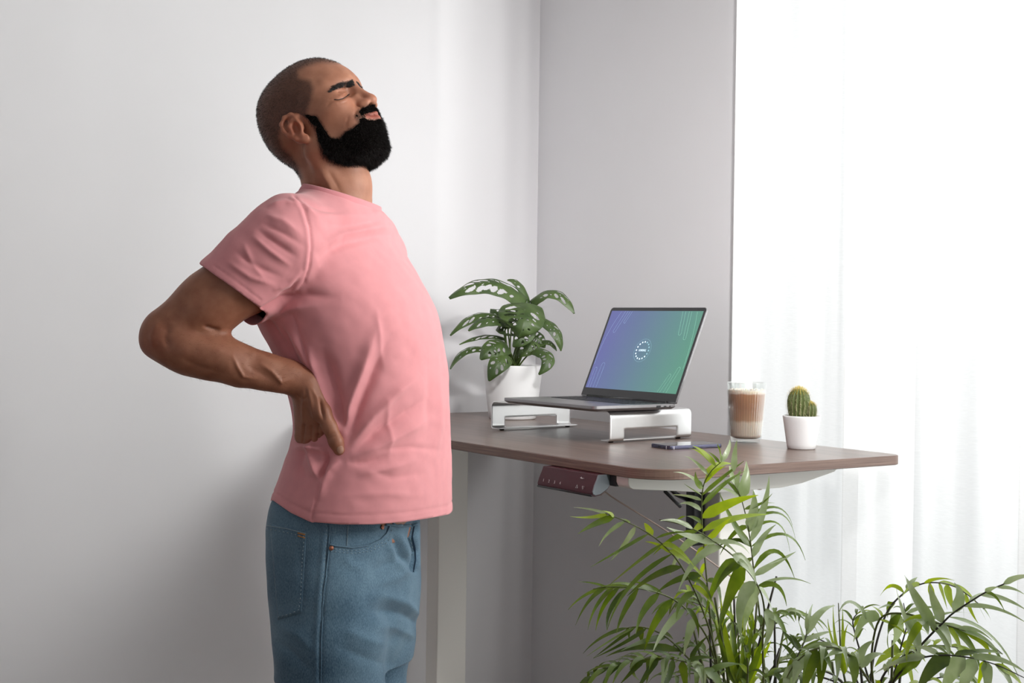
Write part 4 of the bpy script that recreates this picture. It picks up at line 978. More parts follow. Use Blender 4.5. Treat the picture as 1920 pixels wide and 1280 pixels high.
class Field:
    def __init__(s, xs, ys, zs):
        s.x, s.y, s.z = (np.asarray(a, np.float32) for a in (xs, ys, zs))
        s.f = np.full((len(s.x), len(s.y), len(s.z)), .08, np.float32)
    def _sl(s, lo, hi):
        out = []
        for a, l, h in zip((s.x, s.y, s.z), lo, hi):
            i = max(0, int(np.searchsorted(a, l)) - 1); j = min(len(a), int(np.searchsorted(a, h)) + 1); out.append(slice(i, max(j, i)))
        return tuple(out)
    def grid(s, sl): return s.x[sl[0]][:, None, None], s.y[sl[1]][None, :, None], s.z[sl[2]][None, None, :]
    def op(s, fn, lo, hi, k, mode='add'):
        m = max(k, .0) + .012
        sl = s._sl(np.asarray(lo) - m, np.asarray(hi) + m)
        X, Y, Z = s.grid(sl)
        if X.size == 0 or Y.size == 0 or Z.size == 0: return
        g = fn(X, Y, Z).astype(np.float32); f = s.f[sl]
        if mode == 'add':
            h = np.clip(.5 + .5 * (f - g) / k, 0, 1) if k > 0 else (g < f).astype(np.float32)
            s.f[sl] = f * (1 - h) + g * h - k * h * (1 - h)
        elif mode == 'sub':
            h = np.clip(.5 - .5 * (f + g) / k, 0, 1)
            s.f[sl] = f * (1 - h) + (-g) * h + k * h * (1 - h)
        elif mode == 'dig':      # g is a depth map to add (positive raises the field: carves)
            s.f[sl] = f + g
    def ell(s, c, r, k=.01, mode='add', R=None):
        c = np.asarray(c, float); r = np.asarray(r, float); R = np.eye(3) if R is None else np.asarray(R, float)   # rows of R = local axes
        def fn(X, Y, Z):
            dx, dy, dz = X - c[0], Y - c[1], Z - c[2]
            q = [(dx * R[i][0] + dy * R[i][1] + dz * R[i][2]) for i in range(3)]
            k0 = np.sqrt(sum((q[i] / r[i]) ** 2 for i in range(3))); k1 = np.sqrt(sum((q[i] / r[i] ** 2) ** 2 for i in range(3))) + 1e-6
            return k0 * (k0 - 1) / k1
        e = np.sqrt(((R * r[:, None]) ** 2).sum(0))
        s.op(fn, c - e, c + e, k, mode)
    def cone(s, a, b, ra, rb, k=.01, mode='add'):
        a = np.asarray(a, float); b = np.asarray(b, float); ab = b - a; L2 = ab @ ab + 1e-12
        def fn(X, Y, Z):
            h = np.clip(((X - a[0]) * ab[0] + (Y - a[1]) * ab[1] + (Z - a[2]) * ab[2]) / L2, 0, 1)
            return np.sqrt((X - a[0] - h * ab[0]) ** 2 + (Y - a[1] - h * ab[1]) ** 2 + (Z - a[2] - h * ab[2]) ** 2) - (ra + (rb - ra) * h)
        rr = max(ra, rb); s.op(fn, np.minimum(a, b) - rr, np.maximum(a, b) + rr, k, mode)
    def chain(s, pts, rs, k=.01, kk=None):
        for i in range(len(pts) - 1): s.cone(pts[i], pts[i + 1], rs[i], rs[i + 1], k if i == 0 or kk is None else kk)
    def groove(s, pts, w, depth):
        """shallow line carved along a polyline"""
        pts = [np.asarray(p, float) for p in pts]
        lo = np.min(pts, 0) - 2.5 * w; hi = np.max(pts, 0) + 2.5 * w
        def fn(X, Y, Z):
            best = None
            for a, b in zip(pts[:-1], pts[1:]):
                ab = b - a; L2 = ab @ ab + 1e-12
                h = np.clip(((X - a[0]) * ab[0] + (Y - a[1]) * ab[1] + (Z - a[2]) * ab[2]) / L2, 0, 1)
                q = (X - a[0] - h * ab[0]) ** 2 + (Y - a[1] - h * ab[1]) ** 2 + (Z - a[2] - h * ab[2]) ** 2
                best = q if best is None else np.minimum(best, q)
            return depth * np.exp(-best / (w * w))
        s.op(fn, lo, hi, 0, 'dig')
    def mesh(s):
        f = s.f; ins = f < 0
        c = np.zeros(tuple(n - 1 for n in f.shape), np.int8)
        for i in (0, 1):
            for j in (0, 1):
                for k in (0, 1):
                    c += ins[i:i + c.shape[0], j:j + c.shape[1], k:k + c.shape[2]]
        I = np.argwhere((c > 0) & (c < 8))
        vid = np.full(c.shape, -1, np.int32); vid[I[:, 0], I[:, 1], I[:, 2]] = np.arange(len(I), dtype=np.int32)
        corners = [(a, b, d) for a in (0, 1) for b in (0, 1) for d in (0, 1)]
        val = {q: f[I[:, 0] + q[0], I[:, 1] + q[1], I[:, 2] + q[2]].astype(np.float64) for q in corners}
        ax = (s.x.astype(float), s.y.astype(float), s.z.astype(float))
        acc = np.zeros((len(I), 3)); cnt = np.zeros(len(I))
        for p in corners:
            for dmn in range(3):
                if p[dmn] == 1: continue
                q = list(p); q[dmn] = 1; q = tuple(q)
                v0, v1 = val[p], val[q]; m = (v0 < 0) != (v1 < 0)
                t = np.where(m, v0 / np.where(m, v0 - v1, 1), 0)
                P0 = np.stack([ax[e][I[:, e] + p[e]] for e in range(3)], -1); P1 = np.stack([ax[e][I[:, e] + q[e]] for e in range(3)], -1)
                acc += np.where(m[:, None], P0 + (P1 - P0) * t[:, None], 0); cnt += m
        V = acc / cnt[:, None]
        Q = []
        for d in range(3):
            a_ = [slice(None)] * 3; b_ = [slice(None)] * 3; a_[d] = slice(0, -1); b_[d] = slice(1, None)
            s0, s1 = ins[tuple(a_)], ins[tuple(b_)]
            E = np.argwhere(s0 != s1); e1, e2 = [(1, 2), (2, 0), (0, 1)][d]
            E = E[(E[:, e1] > 0) & (E[:, e2] > 0) & (E[:, e1] < f.shape[e1] - 1) & (E[:, e2] < f.shape[e2] - 1)]
            flip = ins[E[:, 0], E[:, 1], E[:, 2]]
            def cell(o1, o2):
                c_ = E.copy(); c_[:, e1] -= o1; c_[:, e2] -= o2; return vid[c_[:, 0], c_[:, 1], c_[:, 2]]
            q = np.stack([cell(1, 1), cell(0, 1), cell(0, 0), cell(1, 0)], -1)
            q[~flip] = q[~flip][:, ::-1]
            Q.append(q)
        Q = np.concatenate(Q); Q = Q[(Q >= 0).all(1)]
        return V, Q

def vnormals(V, Q):
    n = np.cross(V[Q[:, 2]] - V[Q[:, 0]], V[Q[:, 3]] - V[Q[:, 1]])
    N = np.zeros_like(V)
    for k in range(4): np.add.at(N, Q[:, k], n)
    return N / (np.linalg.norm(N, axis=1, keepdims=True) + 1e-12)
def relax(V, Q, it=1, lam=.5):
    for _ in range(it):
        A = np.zeros_like(V); c = np.zeros(len(V))
        for k in range(4):
            a, b = Q[:, k], Q[:, (k + 1) % 4]
            np.add.at(A, a, V[b]); np.add.at(A, b, V[a]); np.add.at(c, a, 1); np.add.at(c, b, 1)
        V = V + lam * (A / np.maximum(c, 1)[:, None] - V)
    return V
def steps(*segs):
    """(start, end, step) pieces joined into one axis"""
    out = []
    for a, b, h in segs:
        out += list(np.linspace(a, b, max(2, int(round((b - a) / h))), endpoint=False))
    out.append(segs[-1][1]); return np.array(out)
def inpoly(P, poly):
    x, y = P[:, 0], P[:, 1]; r = np.zeros(len(P), bool); n = len(poly)
    for i in range(n):
        x0, y0 = poly[i]; x1, y1 = poly[(i + 1) % n]
        c = (y0 > y) != (y1 > y)
        with np.errstate(divide='ignore', invalid='ignore'):
            r ^= c & (x < (x1 - x0) * (y - y0) / (y1 - y0 + 1e-12) + x0)
    return r
def seg_dist(P, pts):
    best = np.full(len(P), 1e9); par = np.zeros(len(P)); L = len(pts) - 1
    for i in range(L):
        a = np.array(pts[i], float); b = np.array(pts[i + 1], float); ab = b - a
        h = np.clip(((P - a) @ ab) / (ab @ ab + 1e-9), 0, 1); q = P - a - h[:, None] * ab; dd = np.hypot(q[:, 0], q[:, 1])
        m = dd < best; best[m] = dd[m]; par[m] = ((i + h) / L)[m]
    return best, par

# ---- pose
DM = 2.48
TY = math.radians(25)                                   # torso turned a little towards the camera
TF = np.array([math.cos(TY), -math.sin(TY)]); TL = np.array([math.sin(TY), math.cos(TY)])
CT = L3(620, 450, DM)[:2]
def mirb(p):
    '''far side, the shoulder drawn further back'''
    q = mir(p); q[:2] -= TF * .034; return q
def mir(p):
    """mirror a point of the near side to the far side of the body"""
    q = np.array(p, float); v = q[:2] - CT; l = v @ TL; q[:2] = q[:2] - 2 * l * TL; return q
HP, HY = math.radians(33), math.radians(27)
hf = np.array([math.cos(HP) * math.cos(HY), -math.cos(HP) * math.sin(HY), math.sin(HP)])
hl = np.array([math.sin(HY), math.cos(HY), 0.0]); hu = np.cross(hf, hl)
HO = L3(592, 250, DM)
HR = np.stack([hf, hl, hu])
def H(x, y, z): return HO + x * hf + y * hl + z * hu
HS = 1.03   # head scale

LID = [(.0995, .0180, .0090), (.0995, .0260, .0052), (.0965, .0345, .0020), (.0905, .0425, -.0025), (.0840, .0485, -.0050)]
def head_shape(F):
    k = HS
    def E(x, y, z, rx, ry, rz, kk=.01, mode='add', both=True, tilt=0, yawr=0):
        for sg in ((-1, 1) if (both and abs(y) > 1e-6) else (1,)):
            R = HR
            if tilt or yawr:
                ct, st = math.cos(tilt), math.sin(tilt); cy_, sy_ = math.cos(yawr * sg), math.sin(yawr * sg)
                Rt = np.array([[ct, 0, st], [0, 1, 0], [-st, 0, ct]]) @ np.array([[cy_, sy_, 0], [-sy_, cy_, 0], [0, 0, 1]])
                R = Rt @ HR
            F.ell(H(x * k, sg * y * k, z * k), np.array([rx, ry, rz]) * k, kk, mode, R)
    def C(a, b, ra, rb, kk=.01, mode='add', both=True):
        sy = (-1, 1) if both and (abs(a[1]) > 1e-6 or abs(b[1]) > 1e-6) else (1,)
        for sg in sy:
            F.cone(H(a[0] * k, sg * a[1] * k, a[2] * k), H(b[0] * k, sg * b[1] * k, b[2] * k), ra * k, rb * k, kk, mode)
    def G(pts, w, dp, both=True):
        for sg in ((-1, 1) if both else (1,)):
            F.groove([H(p[0] * k, sg * p[1] * k, p[2] * k) for p in pts], w * k, dp * k)
    E(.014, 0, .038, .092, .0740, .080, .012)
    E(-.018, 0, .053, .060, .064, .060, .03)
    E(.034, 0, .044, .064, .065, .064, .03)
    E(-.032, 0, .010, .044, .055, .050, .03)
    E(.050, .038, .002, .036, .028, .040, .03)
    E(.046, 0, -.018, .058, .060, .066, .03)         # mid face
    C((.018, .052, -.048), (.074, .018, -.074), .018, .017, .022)
    C((.075, -.012, -.074), (.075, .012, -.074), .0175, .0175, .015, both=False)
    E(.072, .045, -.010, .026, .021, .019, .02)      # cheek bones
    E(.080, .026, -.042, .026, .022, .026, .02)
    E(.092, 0, -.045, .024, .027, .025, .02)
    C((.0990, .015, .033), (.081, .046, .034), .0108, .0102, .012)   # brow
    E(.083, 0, .044, .024, .040, .022, .02)
    # eyes
    E(.108, .034, .0090, .014, .019, .010, .010, 'sub')
    E(.110, .016, .010, .010, .008, .013, .010, 'sub')
    E(.0822, .0320, .0045, .0165, .0180, .0130, .004)
    # nose
    C((.1015, 0, .022), (.1195, 0, -.014), .0085, .0095, .010)
    E(.1215, 0, -.0195, .0110, .0108, .0090, .007)
    E(.1110, .0130, -.0230, .0125, .0072, .0080, .006)
    C((.104, .012, -.006), (.108, .0140, -.020), .007, .007, .008)
    E(.1175, .0064, -.0300, .0075, .0038, .0050, .003, 'sub', yawr=.25)
    G([(.100, .0190, -.012), (.1035, .0225, -.0230), (.110, .0205, -.030)], .0026, .0024)
    # lips
    C((.1155, 0, -.0440), (.099, .0240, -.0445), .0052, .0034, .005)
    C((.1140, 0, -.0520), (.099, .0230, -.0470), .0062, .0038, .005)
    G([(.1215, 0, -.0475), (.1155, .012, -.0472), (.101, .0260, -.0440)], .0018, .0038)
    E(.0975, .0285, -.0435, .006, .004, .004, .005, 'sub')
    # closed lids
    G(LID, .0014, .0012)
    G([(.0985, .0195, .0160), (.0980, .0300, .0150), (.0935, .0410, .0105), (.0860, .0490, .0045)], .0018, .0020)
    G([(.098, .020, .001), (.095, .031, -.006), (.089, .042, -.0085)], .0028, .0014)
    G([(.1065, .0255, -.020), (.1010, .0335, -.030), (.0960, .0350, -.038)], .0042, .0020)   # smile fold
    # ears
    q_ = lambda x, y, z: (.010 + (x + .013) * .88, y - .0015, -.013 + z * .86)
    def EE(x, y, z, a, b_, c, kk, mode='add', **kw): E(*q_(x, y, z), a * .88, b_, c * .86, kk, mode, **kw)
    def CC(a, b, ra, rb, kk): C(q_(*a), q_(*b), ra, rb, kk * 1.7)
    EE(-.013, .0795, .002, .019, .0065, .031, .006, tilt=-.12, yawr=.42)
    ear = [(.000, .0775, .010), (.001, .0790, .022), (-.006, .0830, .0315), (-.018, .0875, .0325), (-.029, .0905, .0235), (-.0315, .0905, .0100), (-.0270, .0880, -.005), (-.0190, .0845, -.0175), (-.0090, .0800, -.0265)]
    for a, b in zip(ear[:-1], ear[1:]): CC(a, b, .0032, .0032, .003)
    EE(-.0045, .0785, -.0255, .0085, .0045, .0085, .006)
    EE(-.0065, .0875, .000, .0085, .0075, .0115, .004, 'sub')
    EE(-.0150, .0905, .0175, .0085, .0055, .0095, .004, 'sub')
    CC((-.019, .0880, -.006), (-.017, .0890, .010), .0028, .0028, .003)
    CC((-.017, .0890, .010), (-.008, .0870, .0170), .0026, .0022, .003)
    CC((.0015, .0785, .003), (.001, .0800, -.004), .0036, .0032, .003)

def arm_pts():
    S = L3(535, 452, 2.325); 
    ua = [L3(522, 462, 2.325), L3(455, 523, 2.315), L3(392, 572, 2.305), L3(322, 622, 2.30)]
    ur = [.058, .0555, .0505, .0425]
    fa = [L3(326, 640, 2.30), L3(360, 657, 2.298), L3(402, 668, 2.30), L3(452, 686, 2.307), L3(500, 697, 2.316), L3(540, 706, 2.326), L3(566, 716, 2.332)]
    fr = [.0395, .0385, .0365, .0315, .0272, .0245, .0225]
    return S, ua, ur, fa, fr
def body_arm(F, far=False):
    T = mirb if far else (lambda p: np.asarray(p, float))
    S, ua, ur, fa, fr = arm_pts()
    F.chain([T(p) for p in ua], ur, .02, .02)
    F.cone(T(L3(425, 548, 2.30)), T(L3(462, 538, 2.305)), .042, .038, .02)          # biceps / triceps belly
    F.cone(T(L3(395, 560, 2.31)), T(L3(345, 602, 2.305)), .042, .036, .02)
    F.ell(T(L3(293, 643, 2.305)), (.0255, .026, .0255), .016)                          # elbow
    F.cone(T(L3(304, 624, 2.30)), T(L3(330, 648, 2.29)), .032, .036, .02)
    F.chain([T(p) for p in fa], fr, .012, .02)
    F.cone(T(L3(430, 690, 2.285)), T(L3(520, 712, 2.308)), .016, .011, .018)        # forearm muscle and tendon
    F.cone(T(L3(352, 656, 2.274)), T(L3(430, 674, 2.284)), .018, .017, .02)
    if not far:
        for pts in ([(470, 668), (452, 690), (462, 706), (500, 712)], [(510, 690), (525, 710), (545, 718)], [(436, 660), (445, 684), (460, 704)]):
            q = [L3(px, py, 2.275 + .0004 * (px - 436)) for px, py in pts]
            for a, b in zip(q[:-1], q[1:]): F.cone(a, b, .0022, .0022, .008)
    # hand
    wr = L3(566, 716, 2.334)
    kn = [L3(603, 800, 2.334), L3(592, 817, 2.342), L3(578, 823, 2.352), L3(565, 818, 2.364)]
    mc = [L3(583, 722, 2.328), L3(578, 722, 2.332), L3(571, 722, 2.340), L3(567, 724, 2.348)]
    for i in range(4):
        F.cone(T(mc[i]), T(kn[i]), .0155, (.0128, .0125, .0120, .0108)[i], .016)
    F.cone(T(wr), T(L3(577, 735, 2.338)), .0225, .0195, .016)
    F.cone(T(L3(585, 745, 2.337)), T(L3(586, 782, 2.348)), .018, .017, .014)
    if not far:
        for i in range(3): F.groove([(kn[i] + kn[i + 1]) / 2 + np.array([0, -.010, -.006]), (kn[i] + kn[i + 1]) / 2 + np.array([0, -.004, -.018])], .0035, .0025)
        for a, b in ((L3(578, 728, 2.318), L3(566, 790, 2.355)), (L3(582, 728, 2.312), L3(586, 790, 2.33))): F.cone(a, b, .002, .0022, .010)
    dirs = [np.array([.016, .032, -.022]), np.array([.012, .034, -.024]), np.array([.008, .034, -.024]), np.array([.003, .030, -.020])]
    for i in range(4):
        k = kn[i]; p1 = k + dirs[i] * .95; p2 = p1 + (dirs[i] * .62 + np.array([.008, .004, 0])); p3 = p2 + (dirs[i] * .42 + np.array([.008, .002, 0.004]))
        r_ = (.0112, .0114, .0110, .0098)[i]
        F.chain([T(k), T(p1), T(p2), T(p3)], [r_ + .0012, r_, r_ * .93, r_ * .82], .004, .003)
    # thumb: leaves the side of the palm near its base
    th = [L3(586, 738, 2.325), L3(604, 772, 2.318), L3(618, 800, 2.316), L3(630, 828, 2.316), L3(636, 843, 2.318)]
    F.chain([T(p) for p in th], [.0165, .0150, .0122, .0122, .0098], .010, .005)
    F.cone(T(L3(594, 752, 2.332)), T(L3(602, 786, 2.338)), .012, .008, .012)
    if not far:
        for yy, w_ in ((815, .0022), (819, .0016)):
            F.groove([L3(617, yy + 3, 2.303), L3(631, yy - 3, 2.303)], w_, .0012)

zP = lambda py, d=2.48: L3(640, py, d)[2]
rowsS = np.array([  # py, left px, right px, lateral half width
    (345, 572, 694, .068), (360, 570, 695, .070), (368, 560, 696, .076), (378, 532, 698, .084), (386, 514, 701, .102), (392, 507, 710, .122), (400, 502, 724, .145), (412, 499, 734, .162), (430, 498, 740, .178), (452, 497, 745, .184),
    (480, 492, 760, .186), (520, 484, 786, .190), (560, 479, 808, .188), (600, 488, 822, .184), (650, 514, 832, .176), (700, 536, 838, .170), (760, 552, 842, .166), (800, 560, 843, .168),
    (830, 553, 844, .172), (880, 536, 845, .180), (935, 514, 846, .188), (990, 508, 847, .190), (1030, 508, 848, .190)], float)
def torso_fn(rows, depth, ex=2.25, ty=TY):
    r = np.array([[L3((q[1] + q[2]) / 2, q[0], depth)[0], L3((q[1] + q[2]) / 2, q[0], depth)[2], (q[2] - q[1]) / 2 * depth / F_PX, q[3]] for q in rows])[::-1]
    sy, cy_ = math.sin(ty), math.cos(ty)
    zz = r[:, 1]
    fine = np.linspace(zz[0], zz[-1], 200)
    def smooth(col):
        v = np.interp(fine, zz, col); kx = np.ones(9) / 9; vp = np.pad(v, 4, mode='edge'); return np.convolve(vp, kx, 'valid')
    cu, hw, aa = smooth(r[:, 0]), smooth(r[:, 2]), smooth(r[:, 3])
    def fn(X, Y, Z):
        c = np.interp(Z, fine, cu); h = np.interp(Z, fine, hw); a = np.interp(Z, fine, aa)
        q = ex / (ex - 1); b = np.maximum(h ** q - (a * sy) ** q, .03 ** q) ** (1 / q) / cy_
        du = X - c; dd = Y - depth
        f_ = du * cy_ - dd * sy; l_ = du * sy + dd * cy_
        v = (np.abs(f_ / b) ** ex + np.abs(l_ / a) ** ex) ** (1 / ex)
        return (v - 1) * np.minimum(a, b) * .92
    return fn
TORSO = torso_fn(rowsS, DM)
rowsJ = np.array([(900, 539, 768, .150), (930, 521, 774, .160), (950, 515, 778, .166), (985, 511, 783, .172), (1050, 512, 784, .176), (1100, 515, 785, .178), (1150, 523, 782, .176), (1190, 530, 773, .172), (1240, 535, 766, .165), (1300, 529, 762, .160)], float)
TORSOJ = torso_fn(rowsJ, DM, 2.4)
def NECK(F):
    F.chain([L3(632, 415, DM), L3(632, 352, DM), L3(612, 292, DM)], [.058, .0530, .056], .022, .03)
    F.chain([L3(650, 405, DM - .01), L3(648, 350, DM - .01), L3(642, 312, DM - .01)], [.034, .0355, .037], .022, .02)
def body_shape(F):
    # torso under the shirt
    for (py, pl, pr_, a) in ((430, 545, 715, .135), (500, 545, 745, .145), (570, 545, 765, .145), (640, 560, 780, .14), (710, 590, 785, .135), (780, 600, 785, .135), (860, 585, 790, .14), (940, 560, 770, .15), (1010, 550, 755, .15)):
        c = L3((pl + pr_) / 2, py, DM); b = (pr_ - pl) / 2 * DM / F_PX * .97
        F.ell(c, (b, a, .06), .05, R=np.array([[TF[0], TF[1], 0], [TL[0], TL[1], 0], [0, 0, 1]]))
    F.cone(L3(590, 425, 2.37), mir(L3(590, 425, 2.37)), .050, .050, .05)
    # cloth lies over the trunk: keep it a finger's width inside the shirt
    X, Y, Z = F.grid((slice(None), slice(None), slice(None))); zi = int(np.searchsorted(F.z, zP(1010))); zj = int(np.searchsorted(F.z, zP(372)))
    g = TORSO(X, Y, F.z[None, None, zi:zj]).astype(np.float32) + .018
    F.f[:, :, zi:zj] = np.maximum(F.f[:, :, zi:zj], g); F.f[:, :, zj:] = .08; del g
    zk = int(np.searchsorted(F.z, zP(1215))); g = TORSOJ(X, Y, F.z[None, None, zk:zi]).astype(np.float32) + .020
    F.f[:, :, zk:zi] = np.maximum(F.f[:, :, zk:zi], g); del g
    NECK(F)
    F.cone(L3(588, 286, DM - .062), L3(652, 388, DM - .040), .015, .011, .018)
    F.cone(mir(L3(588, 286, DM - .062)), mir(L3(652, 388, DM - .040)), .015, .011, .018)
    F.ell(L3(679, 338, DM - .012), (.009, .011, .013), .012)
    head_shape(F)
    F.cone(L3(505, 540, 2.365), L3(565, 560, 2.43), .040, .045, .02)
    body_arm(F); body_arm(F, True)
    # legs inside the jeans
    for hx, tx, kx, d_ in ((618, 618, 622, 2.405), (674, 672, 668, 2.56)):
        k_ = L3(kx, 1300, d_); ank = np.array([k_[0] - .02, d_, .09])
        F.chain([L3(hx, 1090, d_), k_, np.array([k_[0] + .005, d_, .48]), ank], [.068, .062, .052, .038], .03, .03)
        F.chain([ank - np.array([.02, 0, .045]), ank + np.array([.13, -.05, -.055])], [.03, .024], .02)

import time as _time
_t0 = _time.time()
uL = lambda px, d=DM: L3(px, 640, d)[0]
zP = lambda py, d=DM: L3(640, py, d)[2]

BF = Field(steps((-.66, uL(475), .0032), (uL(475), uL(745), .0017), (uL(745), -.17, .004)),
           steps((2.19, 2.26, .0035), (2.26, 2.575, .0019), (2.575, 2.86, .005)),
           steps((.0, .80, .010), (.80, zP(870), .006), (zP(870), zP(690), .0021), (zP(690), zP(390), .0030), (zP(390), zP(315), .0024), (zP(315), zP(95), .0017)))
body_shape(BF)
BV, BQ = BF.mesh(); del BF
BV = relax(BV, BQ, 1, .35)
BN = vnormals(BV, BQ)
print('body', len(BV), 'verts', round(_time.time() - _t0, 1), 's')
man_loc = W3(np.array([L3(620, 640, DM)[0], DM, 0.0]))
man = tag(empty('person', man_loc), 'standing bearded person in a pink t-shirt and blue jeans, leaning back, hand on lower back', 'person')
MANI = Matrix.Translation([-float(v) for v in man_loc])
def man_part(name, V, Q, m, smooth=True, parent=None):
    o = mk_np(name, W3(V), Q, m, parent or man, smooth)
    if parent is None: o.matrix_parent_inverse = MANI
    return o
# ------------------------------------------------------------------ t-shirt
_t0 = _time.time()
M_shirt = mat('pink_jersey', (226, 151, 155), .85, noise=(55, .03, 5), bump=(1400, .12, .0006), spec=.2, sheen=.25)
SF = Field(steps((uL(372, 2.3), uL(870), .0029)), steps((2.18, 2.80, .0034)), steps((zP(1010), zP(340), .0029)))
SF.op(torso_fn(rowsS, DM), (-1, 2.2, zP(1005)), (0, 2.8, zP(352)), 0.004)
for T in (lambda p: np.asarray(p, float), mirb):
    SF.chain([T(L3(556, 432, 2.345)), T(L3(528, 458, 2.325)), T(L3(478, 500, 2.315)), T(L3(428, 546, 2.31)), T(L3(400, 570, 2.31))], [.050, .066, .0645, .0625, .061], .035, .02)
    SF.cone(T(L3(452, 535, 2.31)), T(L3(470, 553, 2.31)), .050, .046, .02)
    SF.cone(T(L3(600, 400, 2.42)), T(L3(538, 418, 2.34)), .034, .046, .03)
# cloth falls in from the shoulder blade to the small of the back
SV, SQ = SF.mesh(); del SF
SV = relax(SV, SQ, 2, .5)
SN = vnormals(SV, SQ)
SP = projN(W3(SV))
toc = np.array([-(FW @ R0), -(FW @ F0), -FW[2]])
face = np.clip((SN @ toc) * 2.2 + .35, 0, 1)
near = face > 0
def fold(pts, amp, w, fade=True, w2=None):
    """amp metres (+ ridge, - valley), w pixels; fades at both ends"""
    d, t = seg_dist(SP, pts)
    e = np.exp(-np.abs(d / (.8 * (w if w2 is None else (w + (w2 - w) * t)))) ** 1.6) * face * 1.25
    if fade == 'start': e *= np.clip((1 - t) * 3, 0, 1)
    elif fade: e *= np.clip(t * 4, 0, 1) * np.clip((1 - t) * 3, 0, 1)
    return amp * e
disp = np.zeros(len(SV))
for a in [
    # tension folds fanning out from under the thumb
    ([(644, 822), (655, 760), (680, 690), (708, 600)], .0090, 9, True, 16), ([(650, 835), (672, 765), (705, 690), (735, 620)], -.0075, 9, True, 17),
    ([(655, 838), (700, 780), (748, 732), (790, 702)], .0075, 9, True, 16), ([(660, 848), (712, 806), (765, 772), (805, 745)], -.0065, 9, True, 15),
    ([(655, 858), (716, 835), (770, 805), (815, 780)], .0055, 9, True, 14), ([(575, 640), (594, 700), (618, 765), (642, 820)], .0080, 8, True, 6),
    ([(604, 650), (625, 715), (642, 775), (650, 812)], -.0085, 14, True, 9), ([(540, 610), (570, 665), (588, 700)], .0060, 9, True), ([(520, 600), (548, 660), (568, 700)], -.006, 9, True),
    # pinch under the hand
    ([(612, 835), (612, 862), (604, 888), (600, 905)], -.0095, 6, True), ([(590, 820), (583, 855), (592, 885), (604, 905)], .0080, 8, True), ([(572, 830), (562, 870), (575, 905)], -.005, 10, True),
    ([(640, 862), (618, 880), (606, 905), (598, 940)], .0055, 9, True), ([(650, 868), (690, 868), (740, 850)], -.004, 9, True), ([(668, 890), (720, 880), (790, 860)], .0035, 11, True),
    ([(552, 838), (575, 839), (600, 842), (616, 850)], .0105, 7, True),
    # armpit
    ([(492, 584), (530, 560), (575, 552), (640, 558)], -.0080, 7, 'start', 14), ([(500, 598), (540, 580), (600, 572)], .0045, 9, True), ([(498, 590), (520, 630), (545, 670)], -.0055, 8, True), ([(560, 545), (590, 520), (615, 480)], -.003, 14, True),
    # chest, below the collar
    ([(588, 469), (640, 440), (696, 428), (738, 424)], .0048, 9, True), ([(592, 484), (645, 456), (700, 444), (740, 442)], -.0040, 9, True), ([(600, 420), (650, 424), (700, 415), (728, 408)], -.0030, 8, True),
    ([(590, 402), (640, 404), (690, 405)], .0020, 7, True), ([(700, 392), (716, 402), (728, 420)], .003, 6, True), ([(560, 372), (600, 392), (640, 400)], -.0022, 6, True), ([(540, 372), (570, 385), (600, 412)], .003, 6, True),
    # front of the belly
    ([(822, 700), (826, 770), (822, 850)], .0030, 9, True), ([(800, 650), (806, 740), (800, 830)], -.0025, 12, True), ([(706, 575), (712, 640), (722, 700)], .0020, 7, True),
    ([(722, 740), (732, 810), (728, 870)], .0022, 8, True), ([(690, 880), (735, 895), (800, 885)], -.0022, 9, True), ([(640, 930), (720, 925), (800, 930)], .0018, 10, True), ([(700, 845), (770, 838), (838, 845)], -.0018, 6, True),
    # sleeve
    ([(470, 440), (505, 470), (548, 500)], .0038, 7, True), ([(480, 428), (520, 458), (560, 484)], -.0034, 7, True), ([(440, 470), (480, 500), (530, 520)], -.0030, 7, True), ([(425, 490), (470, 520), (520, 535)], .0030, 7, True),
    ([(455, 452), (470, 490), (500, 530)], .0022, 6, True), ([(495, 402), (530, 415), (565, 440)], .0028, 8, True), ([(490, 418), (530, 436), (572, 462)], -.0028, 7, True), ([(510, 545), (540, 530), (570, 505)], .0035, 7, True), ([(520, 555), (545, 542), (562, 520)], -.0040, 5, True),
    ([(402, 498), (440, 525), (488, 562)], -.0010, 2.0, False), ([(500, 386), (535, 378), (560, 388)], .003, 6, True),
    # seams: armhole, side, hem stitching
    ([(552, 367), (571, 392), (581, 425), (584, 462), (580, 502), (570, 532), (554, 550)], -.0022, 3.0, False), ([(546, 372), (563, 395), (573, 428), (576, 464), (572, 504)], .0012, 4, False),
    ([(548, 590), (560, 622), (574, 660), (586, 690)], -.0022, 2.6, False), ([(600, 905), (594, 935), (588, 958), (585, 978)], -.0028, 2.6, False)]:
    pts, amp, w = a[0], a[1], a[2]; fd = a[3] if len(a) > 3 else True; w2 = a[4] if len(a) > 4 else None
    disp += fold(pts, amp, w, fd, w2)
# hem stitching lines
hem_pts = [(490, 935), (512, 938), (545, 961), (581, 978), (640, 983), (700, 983), (760, 978), (800, 972), (847, 963), (856, 961)]
def hem_of(V):
    dd = np.minimum(V[:, 1], DM); W_ = V.copy(); W_[:, 1] = dd; P_ = projN(W3(W_))
    ph = np.interp(P_[:, 0], [h[0] for h in hem_pts], [h[1] for h in hem_pts])
    return V[:, 2] - (ph - P_[:, 1]) * dd / F_PX
hemz = hem_of(SV)
disp -= .0012 * np.exp(-((SV[:, 2] - hemz - .0155) / .0022) ** 2)
# soft random wrinkles
def vnoise(P, f, seed):
    r = np.random.default_rng(seed); o = np.zeros(len(P))
    for _ in range(14):
        k = r.normal(size=3); k /= np.linalg.norm(k); o += np.sin(P @ (k * f * r.uniform(.6, 1.5)) + r.uniform(0, 6.28))
    return o / 5
disp += .0011 * vnoise(SV * [1, 1, .8], 60, 1) + .0005 * vnoise(SV, 170, 2)
SV = SV + SN * disp[:, None]
